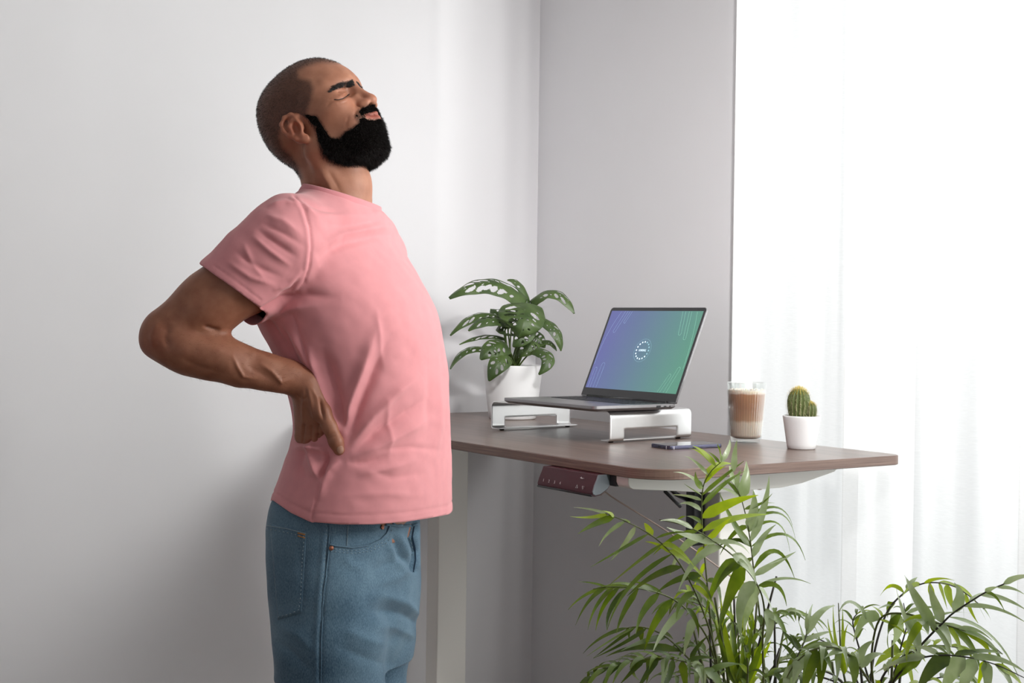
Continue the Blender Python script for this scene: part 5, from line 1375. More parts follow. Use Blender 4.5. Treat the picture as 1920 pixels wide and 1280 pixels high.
# keep the cloth clear of hand and forearm where they press in: push it behind the skin
from mathutils.bvhtree import BVHTree
bvh = BVHTree.FromPolygons([tuple(v) for v in BV], [tuple(q) for q in BQ.tolist()])
d2, _ = seg_dist(SP, [(560, 700), (590, 760), (640, 850)])
cand = np.where((d2 < 62) & (SV[:, 1] < DM) & (SP[:, 1] > 668) & (SP[:, 1] < 875))[0]
tv = Vector(tuple(-toc))
for i in cand:
    p = Vector(SV[i]); o_ = p - tv * .30
    hit = bvh.ray_cast(o_, tv, .30 - .0005)
    # skin lies in front of this point: cloth must stay behind the back surface there
    q = bvh.find_nearest(p, .02)
    if q[0] is not None:
        n_ = q[1]; dist = (p - q[0]).dot(n_)
        if dist < .0012 and (q[0] - p).length < .02 and q[0].y < DM - .02:
            pass
SN2 = vnormals(SV, SQ)
# trim: hem, sleeves, neck
Qc = SV[SQ].mean(1); hemq = hem_of(Qc)
keep = Qc[:, 2] > hemq
tq = np.array([float(TORSO(np.float64(a), np.float64(b), np.float64(c))) for a, b, c in (SV - SN * disp[:, None])[SQ].mean(1)])
for T, s_ in ((lambda p: np.asarray(p, float), 0), (mirb, 1)):
    a, b = T(L3(535, 452, 2.325)), T(L3(410, 556, 2.31)); h0 = T(L3(436, 541, 2.31)); ax = (b - a) / np.linalg.norm(b - a)
    # the hem plane as seen: from (385,500) to (493,578)
    e = T(L3(493, 578, 2.31)) - T(L3(385, 500, 2.31)); e /= np.linalg.norm(e); nn = ax - e * (ax @ e); nn /= np.linalg.norm(nn)
    dd = (Qc - h0) @ nn; rad = np.linalg.norm((Qc - h0) - ((Qc - h0) @ nn)[:, None] * nn, axis=1)
    keep &= ~((dd > 0) & (rad < .10) & (Qc[:, 2] > h0[2] - .12) & (tq > .022))
nA, nB = L3(572, 353, DM), L3(697, 387, DM)
ndir = (nB - nA) / np.linalg.norm(nB - nA); nup = np.array([-ndir[2], 0, ndir[0]])
keep &= ((Qc - nA) @ nup) < 0
def compact(V, Q):
    u = np.unique(Q); m = np.full(len(V), -1); m[u] = np.arange(len(u)); return V[u], m[Q]
def smooth_edges(V, Q, it=12):
    """relax the ragged boundary loop of a trimmed sheet"""
    E = np.concatenate([np.sort(Q[:, [k, (k + 1) % 4]], 1) for k in range(4)]); u, c = np.unique(E, axis=0, return_counts=True); B = u[c == 1]
    for _ in range(it):
        A = np.zeros_like(V); n = np.zeros(len(V))
        np.add.at(A, B[:, 0], V[B[:, 1]]); np.add.at(A, B[:, 1], V[B[:, 0]]); np.add.at(n, B[:, 0], 1); np.add.at(n, B[:, 1], 1)
        m = n > 0; V[m] = V[m] * .5 + .5 * A[m] / n[m][:, None]
    return V
def drop_islands(V, Q):
    # keep only the biggest connected piece
    lab = np.arange(len(V))
    for _ in range(400):
        mn = lab[Q].min(1); new = lab.copy(); np.minimum.at(new, Q.ravel(), np.repeat(mn, 4)); new = new[new]
        if (new == lab).all(): break
        lab = new
    ql = lab[Q[:, 0]]; u, c = np.unique(ql, return_counts=True); return Q[ql == u[c.argmax()]]
SQk = drop_islands(SV, SQ[keep]); SVk, SQk = compact(SV, SQk); SVk = smooth_edges(SVk, SQk, 25)
hz = hem_of(SVk)
_e = np.sort(np.concatenate([SQk[:, [k, (k + 1) % 4]] for k in range(4)]), 1); _u, _c = np.unique(_e, axis=0, return_counts=True)
mb_ = np.zeros(len(SVk), bool); mb_[np.unique(_u[_c == 1])] = True; mb_ &= np.abs(SVk[:, 2] - hz) < .012
SVk[mb_, 2] = hz[mb_]
shirt = man_part('t_shirt', SVk, SQk, M_shirt)
shirt['label'] = 'plain pink short-sleeved t-shirt'
so = shirt.modifiers.new('th', 'SOLIDIFY'); so.thickness = .0016; so.offset = -1
print('shirt', len(SVk), round(_time.time() - _t0, 1), 's')
# ribbed collar band round the neck opening
nc = (nA + nB) / 2; hlen = np.linalg.norm(nB - nA) / 2
col = []
M_rib = mat('pink_rib', (222, 145, 150), .85, bump=(900, .3, .0008), spec=.2, sheen=.25)
shirt_bvh = BVHTree.FromPolygons([tuple(v) for v in SVk], [tuple(q) for q in SQk.tolist()])
E_ = np.sort(np.concatenate([SQk[:, [k, (k + 1) % 4]] for k in range(4)]), 1); u_, c_ = np.unique(E_, axis=0, return_counts=True); Bv = np.unique(u_[c_ == 1])
nb = SVk[Bv]; nb = nb[np.abs((nb - nA) @ nup) < .012]
ang = np.arctan2((nb - nc)[:, 1], (nb - nc) @ ndir); order = np.argsort(ang); nb = nb[order]; ang = ang[order]
NA = 96; ring = []
for k in range(NA):
    a = -math.pi + 2 * math.pi * (k + .5) / NA
    dlt = np.abs((ang - a + math.pi) % (2 * math.pi) - math.pi); w_ = np.exp(-(dlt / .10) ** 2); ring.append((nb * w_[:, None]).sum(0) / w_.sum())
ring = np.array(ring)
V = []; Fc = []
for k in range(NA):
    o_ = ring[k] - nc; o_ -= nup * (o_ @ nup); o_ /= np.linalg.norm(o_)
    for j, (h_, r_) in enumerate(((-.013, .0045), (-.012, .0060), (-.006, .0048), (.0, .0028), (.0045, .0012), (.0055, -.0004), (.004, -.0014), (-.004, -.0006), (-.012, .001))):
        V.append(ring[k] + nup * h_ + o_ * r_)
nj = 9
for k in range(NA):
    for j in range(nj): Fc.append((k * nj + j, ((k + 1) % NA) * nj + j, ((k + 1) % NA) * nj + (j + 1) % nj, k * nj + (j + 1) % nj))
man_part('collar', np.array(V), np.array(Fc), M_rib)

# ------------------------------------------------------------------ jeans
_t0 = _time.time()
def denim():
    m = bpy.data.materials.new('blue_denim'); m.use_nodes = True; nt = m.node_tree; b = nt.nodes['Principled BSDF']
    tc = nt.nodes.new('ShaderNodeTexCoord')
    n1 = nt.nodes.new('ShaderNodeTexNoise'); n1.inputs['Scale'].default_value = 9; n1.inputs['Detail'].default_value = 5
    mp = nt.nodes.new('ShaderNodeMapping'); mp.inputs['Rotation'].default_value = (.5, .6, 0); mp.inputs['Scale'].default_value = (900, 900, 260)
    n2 = nt.nodes.new('ShaderNodeTexNoise'); n2.inputs['Scale'].default_value = 1; n2.inputs['Detail'].default_value = 2
    nt.links.new(tc.outputs['Object'], n1.inputs['Vector']); nt.links.new(tc.outputs['Object'], mp.inputs[0]); nt.links.new(mp.outputs[0], n2.inputs['Vector'])
    a = nt.nodes.new('ShaderNodeMath'); a.operation = 'MULTIPLY_ADD'; a.inputs[1].default_value = .55; nt.links.new(n2.outputs['Fac'], a.inputs[0])
    mm = nt.nodes.new('ShaderNodeMath'); mm.operation = 'MULTIPLY'; mm.inputs[1].default_value = .55; nt.links.new(n1.outputs['Fac'], mm.inputs[0]); nt.links.new(mm.outputs[0], a.inputs[2])
    r = nt.nodes.new('ShaderNodeValToRGB'); r.color_ramp.elements[0].position = .36; r.color_ramp.elements[1].position = .74
    r.color_ramp.elements[0].color = (*lin((56, 84, 106)), 1); r.color_ramp.elements[1].color = (*lin((116, 144, 162)), 1)
    nt.links.new(a.outputs[0], r.inputs[0]); nt.links.new(r.outputs[0], b.inputs['Base Color'])
    b.inputs['Roughness'].default_value = .85; b.inputs['Specular IOR Level'].default_value = .2; b.inputs['Sheen Weight'].default_value = .15
    u = nt.nodes.new('ShaderNodeBump'); u.inputs['Strength'].default_value = .35; u.inputs['Distance'].default_value = .0006
    nt.links.new(n2.outputs['Fac'], u.inputs['Height']); nt.links.new(u.outputs[0], b.inputs['Normal'])
    return m
M_den = denim()
M_thread = mat('denim_thread', (150, 168, 178), .8)
M_thread_o = mat('orange_thread', (172, 122, 74), .8)
M_rivet = mat('copper_rivet', (176, 118, 96), .45, .9)
M_dden = mat('dark_denim_edge', (52, 76, 98), .9)
JF = Field(steps((-.66, -.02, .0035)), steps((2.19, 2.80, .0042)), steps((.05, .62, .008), (.62, zP(915), .0032)))
JF.op(torso_fn(rowsJ, DM, 2.4), (-1, 2.2, zP(1215)), (0, 2.8, zP(918)), .02)
jf = torso_fn(rowsJ, DM, 2.4)
for (hx, tx, kx, d_, r_) in ((612, 620, 624, 2.405, .091), (680, 676, 668, 2.56, .090)):
    k_ = L3(kx, 1300, d_); lo_ = np.array([k_[0] + .005, d_, .42]); an = np.array([k_[0] - .02, d_, .10])
    JF.chain([L3(hx, 1100, d_), L3(tx, 1200, d_), k_, lo_, an], [r_, r_, r_ - .003, .088, .086], .015, .02)
JV, JQ = JF.mesh(); del JF
JV = relax(JV, JQ, 2, .5); JN = vnormals(JV, JQ); SP_, face_, SPs = SP, face, None
SP = projN(W3(JV)); face = np.clip((JN @ toc) * 2.2 + .35, 0, 1)
disp = np.zeros(len(JV))
for a in [
    ([(784, 1150), (760, 1130), (730, 1120), (690, 1112)], .0050, 9, 'start', 16), ([(782, 1168), (756, 1152), (720, 1146), (680, 1142)], -.0055, 9, 'start', 16), ([(768, 1190), (740, 1176), (700, 1172)], .004, 12, 'start'),
    ([(772, 1068), (740, 1085), (690, 1100)], .0030, 12, True), ([(776, 1040), (740, 1050), (690, 1075)], -.0030, 12, True), ([(735, 1000), (752, 1040), (776, 1066)], -.0065, 7, True), ([(724, 1012), (740, 1048), (768, 1082)], .004, 8, True),
    ([(742, 990), (760, 1030), (772, 1060)], .0045, 7, True),
    ([(640, 1180), (690, 1200), (750, 1215)], .0030, 14, True), ([(630, 1210), (690, 1236), (760, 1250)], -.0028, 14, True), ([(520, 1170), (560, 1190), (600, 1230)], .0032, 13, True), ([(516, 1200), (550, 1225), (590, 1265)], -.0030, 12, True),
    ([(560, 1010), (566, 1080), (560, 1150)], -.0018, 8, True), ([(640, 1040), (660, 1060), (690, 1064)], .0024, 12, True), ([(655, 995), (690, 1000), (716, 992)], .0024, 7, True), ([(545, 960), (560, 980), (590, 985)], .002, 10, True),
    ([(617, 990), (612, 1060), (606, 1120), (602, 1200), (602, 1290)], -.0022, 3.0, False), ([(609, 990), (603, 1060), (597, 1120), (594, 1200), (593, 1290)], .0020, 5, False),
    ([(776, 985), (771, 1008), (780, 1032), (776, 1068)], -.012, 5, False), ([(784, 985), (781, 1010), (786, 1034), (784, 1062)], .0045, 5, False), ([(536, 1140), (560, 1132), (572, 1125)], -.0012, 3, False)]:
    pts, amp, w = a[0], a[1], a[2]; disp += fold(pts, amp, w, a[3] if len(a) > 3 else True, a[4] if len(a) > 4 else None)
disp += .0014 * vnoise(JV * [1, 1, .7], 38, 5) + .0006 * vnoise(JV, 110, 6)
low = np.clip((.75 - JV[:, 2]) / .3, 0, 1); disp += low * .006 * vnoise(JV * [1, 1, 1.6], 26, 8)
JV = JV + JN * disp[:, None]
Qc = JV[JQ].mean(1); keep = (Qc[:, 2] < zP(921)) & (Qc[:, 2] > .062)
JQ = JQ[keep]; JQ = drop_islands(JV, JQ); JV, JQ = compact(JV, JQ); JV = smooth_edges(JV, JQ)
jeans = man_part('jeans', JV, JQ, M_den); jeans['label'] = 'loose mid-blue denim jeans'
jb = BVHTree.FromPolygons([tuple(v) for v in W3(JV)], [tuple(q) for q in JQ.tolist()])
def on_surf(b_, px, py, lift=0.0):
    d = Vector(tuple(FW + RT * (px - 960) / F_PX - UP * (py - 640) / F_PX)).normalized()
    h = b_.ray_cast(Vector(tuple(CAM)), d, 5)
    if h[0] is None: return None, None
    n = h[1]; n = n if n.dot(d) < 0 else -n
    return np.array(h[0] + n * lift), np.array(n)
def dense(pts, step=3.0, closed=False):
    out = []; P = list(pts) + ([pts[0]] if closed else [])
    for (x0, y0), (x1, y1) in zip(P[:-1], P[1:]):
        k = max(1, int(math.hypot(x1 - x0, y1 - y0) / step))
        for i in range(k): out.append((x0 + (x1 - x0) * i / k, y0 + (y1 - y0) * i / k))
    out.append(P[-1]); return out
def surf_tube(name, b_, pts, r, m, par, inv, lift=.0, flat=None, dash=None):
    mb = MB(); run = []
    P = [on_surf(b_, x, y, lift)[0] for x, y in dense(pts, 2.4)]
    P = [p for p in P if p is not None]
    if dash:
        for k in range(0, len(P) - dash, dash + 1): mb.tube(P[k:k + dash], r, 5)
    elif len(P) > 2: mb.tube(P, r, 6)
    if not mb.V: return None
    o = mb.build(name, m, par, True); o.matrix_parent_inverse = inv; return o
def surf_patch(name, b_, poly, lift, th, m, par, inv, nu=22, nv=26, rnd=False):
    """cloth patch: poly = 4 sides given as (top-left, top-right, bottom-right, bottom-left) bilinear grid on the surface"""
    V = []; Nn = []
    tl, tr, br, bl = poly
    for j in range(nv + 1):
        for i in range(nu + 1):
            u = i / nu; v = j / nv
            if rnd:
                a_, b2 = 2 * u - 1, 2 * v - 1; u, v = .5 + .5 * a_ * math.sqrt(1 - .42 * b2 * b2), .5 + .5 * b2 * math.sqrt(1 - .42 * a_ * a_)
            x = (tl[0] * (1 - u) + tr[0] * u) * (1 - v) + (bl[0] * (1 - u) + br[0] * u) * v
            y = (tl[1] * (1 - u) + tr[1] * u) * (1 - v) + (bl[1] * (1 - u) + br[1] * u) * v
            p, n = on_surf(b_, x, y, lift)
            if p is None: p, n = (V[-1], Nn[-1]) if V else (np.zeros(3), np.zeros(3))
            V.append(p); Nn.append(n)
    Fc = [(j*(nu+1)+i, (j+1)*(nu+1)+i, (j+1)*(nu+1)+i+1, j*(nu+1)+i+1) for j in range(nv) for i in range(nu)]
    o = mk(name, V, Fc, m, par, True); o.matrix_parent_inverse = inv
    s = o.modifiers.new('th', 'SOLIDIFY'); s.thickness = th; s.offset = -1
    return o
JI = jeans.matrix_parent_inverse.copy()
# jeans is already a child of the person: its details are sub-parts
jinv = Matrix.Translation([-float(v) for v in man_loc]) @ Matrix.Identity(4)
def jt(name, pts, r, m, lift=.0008, dash=None): return surf_tube(name, jb, pts, r, m, jeans, Matrix.Identity(4), lift, dash=dash)
bp_ = surf_patch('back_pocket', jb, ((507, 981), (575, 998), (566, 1148), (522, 1161)), .0016, .0026, M_den, jeans, Matrix.Identity(4))
jt('stitching', [(503, 991), (540, 998), (574, 1006)], .0006, M_thread, .0028, 2); jt('stitching', [(503, 985), (540, 991), (575, 1000)], .0006, M_thread, .0028)
jt('stitching', [(571, 1008), (568, 1060), (566, 1110), (562, 1142), (545, 1150), (519, 1157)], .0006, M_thread, .0028, 2)
jt('pocket_tack', [(560, 999), (573, 1002)], .0013, M_thread_o, .003); jt('pocket_tack', [(560, 1004), (573, 1008)], .0011, M_thread_o, .003)
jt('pocket_edge', [(618, 1020), (630, 1023), (660, 1026), (690, 1022), (712, 1012), (724, 1000), (730, 985)], .0017, M_den, .0012)
jt('stitching', [(620, 1028), (660, 1032), (692, 1028), (716, 1017), (730, 1003), (735, 990)], .0005, M_thread, .0010, 2); jt('stitching', [(620, 1033), (660, 1037), (694, 1033), (720, 1021), (735, 1006)], .0005, M_thread, .0010, 2)
jt('stitching', [(652, 985), (651, 1005), (650, 1024)], .0006, M_thread, .0008)
jt('side_seam', [(618, 984), (616, 1040), (610, 1090), (606, 1120), (603, 1200), (602, 1279)], .0014, M_den, .0010)
jt('stitching', [(611, 985), (609, 1040), (603, 1090), (600, 1120)], .0005, M_thread, .0018, 2)
jt('fly_seam', [(777, 984), (773, 1006), (778, 1026), (779, 1050), (775, 1072)], .0012, M_dden, .0008)
jt('stitching', [(771, 986), (768, 1006), (773, 1026), (774, 1046)], .0005, M_thread, .0010, 2)
jt('waistband_edge', [(722, 983), (745, 986), (770, 985), (782, 982)], .0022, M_den, .0012)
jt('belt_loop', [(734, 980), (742, 985), (752, 984)], .0020, M_den, .002)
for (x, y) in ((716, 988), (621, 1027)):
    p, n = on_surf(jb, x, y, .0016)
    z_ = Vector(tuple(n)); rot = z_.to_track_quat('Z', 'Y').to_matrix().to_4x4()
    o = MB().lathe([(.0040, -.001), (.0040, .0005), (.0031, .0012), (.0021, .0009), (.0015, .0018), (0, .0020)], 20).build('rivet', M_rivet, jeans, True)
    o.matrix_parent_inverse = Matrix.Identity(4)
    o.matrix_local = Matrix.Translation(Vector(tuple(p)) - Vector(tuple(man_loc))) @ rot
    o['label'] = 'copper rivet'
for o in jeans.children:
    if not o.name.startswith('rivet'): o.matrix_parent_inverse = Matrix.Translation([-float(v) for v in man_loc])
SP, face = SP_, face_
# the jeans object carries world coordinates under the person empty, so its own children use the same shift
jeans.matrix_parent_inverse = Matrix.Identity(4); jeans.location = tuple(-float(v) for v in man_loc)
for o in jeans.children:
    o.matrix_parent_inverse = Matrix.Identity(4) if not o.name.startswith('rivet') else Matrix.Translation([float(v) for v in man_loc])
# shoes on the floor
M_shoe = mat('white_leather', (222, 220, 216), .5, bump=(120, .1, .0006)); M_sole = mat('shoe_sole', (236, 234, 230), .6)
for hx_, hd_ in ((612, 2.405), (668, 2.56)):
    a = np.array([L3(hx_, 1300, hd_)[0] - .045, hd_, .062]); tf3 = np.array([TF[0], TF[1], 0]);
    G = Field(np.arange(a[0] - .12, a[0] + .30, .004), np.arange(a[1] - .22, a[1] + .14, .004), np.arange(-.004, .16, .004))
    G.chain([a, a + tf3 * .11 + [0, 0, -.012], a + tf3 * .205 + [0, 0, -.020]], [.047, .045, .036], .02, .02); G.cone(a + [0, 0, .03], a + [0, 0, .055], .045, .043, .02)
    G.op(lambda X, Y, Z: .012 - Z + 0 * X + 0 * Y, (-9, -9, -9), (9, 9, 9), 0, 'noop')
    G.f = np.maximum(G.f, (.010 - G.z)[None, None, :])
    v, q = G.mesh(); sh = man_part('shoe', v, q, M_shoe)
    ol = [a + tf3 * (-.05 + .262 * (.5 - .5 * math.cos(t))) + np.array([-TL[0], -TL[1], 0]) * (-.045 * math.sin(t) * (1 + .1 * math.cos(t))) for t in np.linspace(0, math.pi, 20)]
    ol += [a + tf3 * (-.05 + .262 * (.5 - .5 * math.cos(t))) + np.array([-TL[0], -TL[1], 0]) * (.045 * math.sin(t) * (1 + .1 * math.cos(t))) for t in np.linspace(math.pi, 0, 20)][1:-1]
    pw = [W3(p) for p in ol]; so_ = MB().prism([(p[0], p[1]) for p in pw], 0.0, .02).build('sole', M_sole, man); so_.matrix_parent_inverse = MANI
print('jeans', round(_time.time() - _t0, 1), 's')
# ------------------------------------------------------------------ skin, hair, beard
_t0 = _time.time()
_sp, _fc = SP, face
SP = projN(W3(BV)); face = np.clip((BN @ toc) * 2.2 + .35, 0, 1) * (BV[:, 1] < DM + .06)
bd = np.zeros(len(BV))
for pts, amp, w, fd in [
    ([(434, 664), (446, 689), (456, 705), (484, 711)], .0022, 4, True), ([(484, 680), (509, 696), (527, 716), (552, 708)], .0026, 5, True), ([(459, 680), (490, 700), (518, 718)], -.0026, 13, True),
    ([(415, 624), (470, 657), (530, 686)], .0022, 12, True), ([(380, 611), (400, 617), (414, 619)], -.0050, 4, True), ([(350, 640), (400, 652), (440, 672)], .0022, 16, True), ([(330, 668), (380, 690), (440, 706)], -.0016, 10, True),
    ([(300, 600), (286, 628), (288, 655)], .0022, 8, True), ([(318, 606), (308, 632), (320, 660)], -.0024, 9, True), ([(350, 570), (400, 545), (450, 520)], -.0016, 16, True),
    ([(576, 722), (584, 755), (590, 800)], .0016, 4, True), ([(570, 724), (568, 760), (568, 805)], .0014, 4, True), ([(580, 722), (596, 748), (604, 770)], .0014, 5, True),
    ([(600, 742), (603, 765), (607, 790)], -.0050, 4.5, True), ([(570, 798), (567, 828)], -.0024, 2.6, False), ([(584, 800), (583, 828)], -.0024, 2.6, False), ([(597, 796), (596, 822)], -.0024, 2.6, False),
    ([(556, 742), (566, 748), (578, 744)], -.0016, 4, True), ([(613, 818), (624, 812), (632, 812)], -.0010, 2, True), ([(612, 824), (625, 818), (634, 818)], -.0008, 2, True),
    ([(626, 187), (634, 187), (642, 185), (649, 181), (655, 176)], -.0014, 1.9, False), ([(633, 181), (642, 178), (650, 173)], .0010, 3.2, True), ([(634, 192), (644, 190), (652, 186)], .0008, 2.6, True),
    ([(676, 197), (667, 208), (664, 222)], -.0014, 3.5, True), ([(627, 187), (618, 193), (610, 203)], -.0007, 2, True), ([(627, 184), (617, 186)], -.0006, 1.6, False), ([(632, 193), (643, 193), (653, 189)], -.0009, 2.2, True),
    ([(655, 214), (649, 232), (648, 245)], -.0007, 3.5, True), ([(600, 318), (616, 345), (632, 374)], .0020, 6, True), ([(612, 314), (628, 340), (642, 366)], -.0016, 7, True), ([(574, 344), (600, 350), (624, 362)], -.0007, 2, True),
    ([(664, 138), (669, 150), (671, 160)], -.0008, 2.4, True)]:
    bd += fold(pts, amp, w, fd)
BV = BV + BN * bd[:, None]; BN = vnormals(BV, BQ); SP, face = _sp, _fc
def local_head(V): return ((V - HO) @ HR.T) / HS
def near_px(V):
    """pixel of each vertex after folding the far half of the head onto the near half"""
    q = local_head(V); q[:, 1] = -np.abs(q[:, 1]); return projN(W3(HO + (q * HS) @ HR))
BLH = local_head(BV); head_m = (BV[:, 2] > zP(345)) & (BV[:, 0] > uL(470))
BPX = near_px(BV)
POLY_HAIR = [(455, 80), (600, 88), (636, 108), (632, 118), (602, 117), (574, 123), (557, 132), (560, 146), (583, 152), (588, 166), (583, 186), (577, 205), (574, 219), (562, 223), (541, 226), (527, 236), (523, 256), (530, 276), (546, 290), (560, 312), (566, 334), (535, 345), (470, 300)]
POLY_BEARD = [(571, 214), (594, 217), (609, 240), (620, 258), (637, 259), (648, 247), (664, 238), (673, 230), (664, 217), (675, 206), (688, 197), (725, 190), (745, 215), (740, 312), (690, 309), (650, 311), (622, 306), (603, 296), (599, 275), (590, 242)]
POLY_BROW = [(617, 173.5), (624, 163.5), (635, 157), (648, 153.5), (662, 150), (666, 160), (656, 163.5), (643, 163.5), (630, 168)]
def soft(poly, w=2.5):
    ins = inpoly(BPX, poly); d, _ = seg_dist(BPX, poly + [poly[0]]); s = np.where(ins, d, -d); return np.clip(.5 + s / (2 * w), 0, 1)
tint = np.ones((len(BV), 3))
def blend(m, c):
    global tint
    tint = tint * (1 - m[:, None]) + (tint * np.array(c)) * m[:, None]
hm = head_m.astype(float)
scalp = hm * soft(POLY_HAIR, 5); scalp[(np.abs(BLH[:, 1]) > .0725) & ((((BLH[:, 0] - .010) / .024) ** 2 + ((BLH[:, 2] + .013) / .033) ** 2) < 1)] = 0; blend(scalp, (.40, .41, .45))
bm = hm * soft(POLY_BEARD, 4); lipz = (BLH[:, 2] > -.0560) & (BLH[:, 2] < -.0405) & (np.abs(BLH[:, 1]) < .027) & (BLH[:, 0] > .095)
blend(bm * ~lipz * .85, (.35, .33, .33))
blend(hm * soft(POLY_BROW, 1.5) * .85, (.3, .28, .28))
# lips
ld = np.abs(BLH[:, 2] + .0480) - (.0074 * np.sqrt(np.clip(1 - (BLH[:, 1] / .0265) ** 2, 0, 1)))
lip = hm * np.clip(.5 - ld / .002, 0, 1) * (BLH[:, 0] > .096); blend(lip, (.95, .60, .70))
# warmer ear, nose and cheek
er = hm * np.exp(-(((BLH[:, 0] - .010) / .022) ** 2 + ((BLH[:, 2] + .013) / .030) ** 2)) * (np.abs(BLH[:, 1]) > .072); blend(er, (1.08, .84, .82))
ch = hm * np.exp(-(((BLH[:, 2] + .012) / .022) ** 2 + ((np.abs(BLH[:, 1]) - .04) / .022) ** 2)) * (BLH[:, 0] > .05); blend(ch * .5, (1.06, .88, .86))
ns = hm * np.exp(-(((BLH[:, 0] - .126) / .016) ** 2 + (BLH[:, 1] / .02) ** 2 + ((BLH[:, 2] + .014) / .018) ** 2)); blend(ns * .5, (1.06, .86, .84))
# shade painted into the arm and hand, light into the front of the throat
BP = projN(W3(BV))
arm = (BP[:, 0] < 655) & (BP[:, 1] > 480); blend(arm * .9, (.86, .80, .78))
el, _ = seg_dist(BP, [(272, 650), (290, 640)]); blend(np.exp(-(el / 26) ** 2) * arm, (1.0, .84, .80))
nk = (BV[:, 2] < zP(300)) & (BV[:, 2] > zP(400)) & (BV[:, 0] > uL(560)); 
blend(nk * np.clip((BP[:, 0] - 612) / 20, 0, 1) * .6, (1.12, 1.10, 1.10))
M_skin = bpy.data.materials.new('skin'); M_skin.use_nodes = True; nt = M_skin.node_tree; b = nt.nodes['Principled BSDF']
at_ = nt.nodes.new('ShaderNodeVertexColor'); at_.layer_name = 'tint'
tc = nt.nodes.new('ShaderNodeTexCoord'); n1 = nt.nodes.new('ShaderNodeTexNoise'); n1.inputs['Scale'].default_value = 45; n1.inputs['Detail'].default_value = 6
nt.links.new(tc.outputs['Object'], n1.inputs['Vector'])
rp = nt.nodes.new('ShaderNodeValToRGB'); rp.color_ramp.elements[0].position = .3; rp.color_ramp.elements[1].position = .7
rp.color_ramp.elements[0].color = (*lin((160, 106, 82)), 1); rp.color_ramp.elements[1].color = (*lin((178, 124, 98)), 1)
nt.links.new(n1.outputs['Fac'], rp.inputs[0])
mu = nt.nodes.new('ShaderNodeVectorMath'); mu.operation = 'MULTIPLY'; nt.links.new(rp.outputs[0], mu.inputs[0]); nt.links.new(at_.outputs['Color'], mu.inputs[1])
nt.links.new(mu.outputs[0], b.inputs['Base Color'])
b.inputs['Roughness'].default_value = .5; b.inputs['Specular IOR Level'].default_value = .4
b.inputs['Subsurface Weight'].default_value = .08; b.inputs['Subsurface Radius'].default_value = (.010, .004, .002); b.inputs['Subsurface Scale'].default_value = 1
n2 = nt.nodes.new('ShaderNodeTexNoise'); n2.inputs['Scale'].default_value = 700; n2.inputs['Detail'].default_value = 4; nt.links.new(tc.outputs['Object'], n2.inputs['Vector'])
bu = nt.nodes.new('ShaderNodeBump'); bu.inputs['Strength'].default_value = .22; bu.inputs['Distance'].default_value = .0006; nt.links.new(n2.outputs['Fac'], bu.inputs['Height']); nt.links.new(bu.outputs[0], b.inputs['Normal'])
body = man_part('body', BV, BQ, M_skin)
ca = body.data.color_attributes.new('tint', 'FLOAT_COLOR', 'POINT')
ca.data.foreach_set('color', np.concatenate([tint, np.ones((len(BV), 1))], 1).astype(np.float32).ravel())
BN = vnormals(BV, BQ)

def strands(name, P, D1, D2, L, w, m, parent=None):
    """P roots, D1 start direction, D2 end direction, L lengths, w widths: tapering bent ribbons"""
    n = len(P); side = np.cross(D1, toc + rng.normal(0, .35, (n, 3))); side /= np.linalg.norm(side, axis=1, keepdims=True) + 1e-9
    A = P; B_ = P + D1 * (L * .5)[:, None]; C_ = B_ + D2 * (L * .5)[:, None]; w = w[:, None] * .5
    V = np.stack([A - side * w, A + side * w, B_ - side * w * .8, B_ + side * w * .8, C_], 1).reshape(-1, 3)
    k = np.arange(n)[:, None] * 5
    T = np.concatenate([k + [0, 1, 3], k + [0, 3, 2], k + [2, 3, 4]], 0)
    return man_part(name, V, T, m, False)
def unit(v): return v / (np.linalg.norm(v, axis=-1, keepdims=True) + 1e-12)
def scatter(idx_w, Q, V, N, n, seed):
    """n random points on the quads, weighted"""
    r = np.random.default_rng(seed); qa = np.linalg.norm(np.cross(V[Q[:, 2]] - V[Q[:, 0]], V[Q[:, 3]] - V[Q[:, 1]]), axis=1) * idx_w[Q].mean(1)
    q = r.choice(len(Q), n, p=qa / qa.sum()); a, b = r.random((2, n, 1))
    P = (V[Q[q, 0]] * (1 - a) + V[Q[q, 1]] * a) * (1 - b) + (V[Q[q, 3]] * (1 - a) + V[Q[q, 2]] * a) * b
    return P, unit(N[Q[q]].mean(1)), r
def hm_mir(p): q = ((p - HO) @ HR.T); q[1] = -q[1]; return HO + q @ HR
M_hair = mat('short_hair', (46, 36, 30), .55, spec=.4)
M_beard = mat('beard_hair', (22, 17, 15), .55, spec=.35)
ear_ = (np.abs(BLH[:, 1]) > .0725) & ((((BLH[:, 0] - .010) / .024) ** 2 + ((BLH[:, 2] + .013) / .033) ** 2) < 1)
P, N, r = scatter(np.where((scalp > .5) & ~ear_, scalp, 0), BQ, BV, BN, 16000, 1)
back = -hf * .25 + np.array([0, 0, -.35])
D = unit(N + back + r.normal(0, .35, P.shape)); hair = strands('hair', P - N * .0003, D, unit(D + back * .6), r.uniform(.0022, .0042, len(P)), np.full(len(P), .00034), M_hair)
hair['label'] = 'close-cropped dark hair'
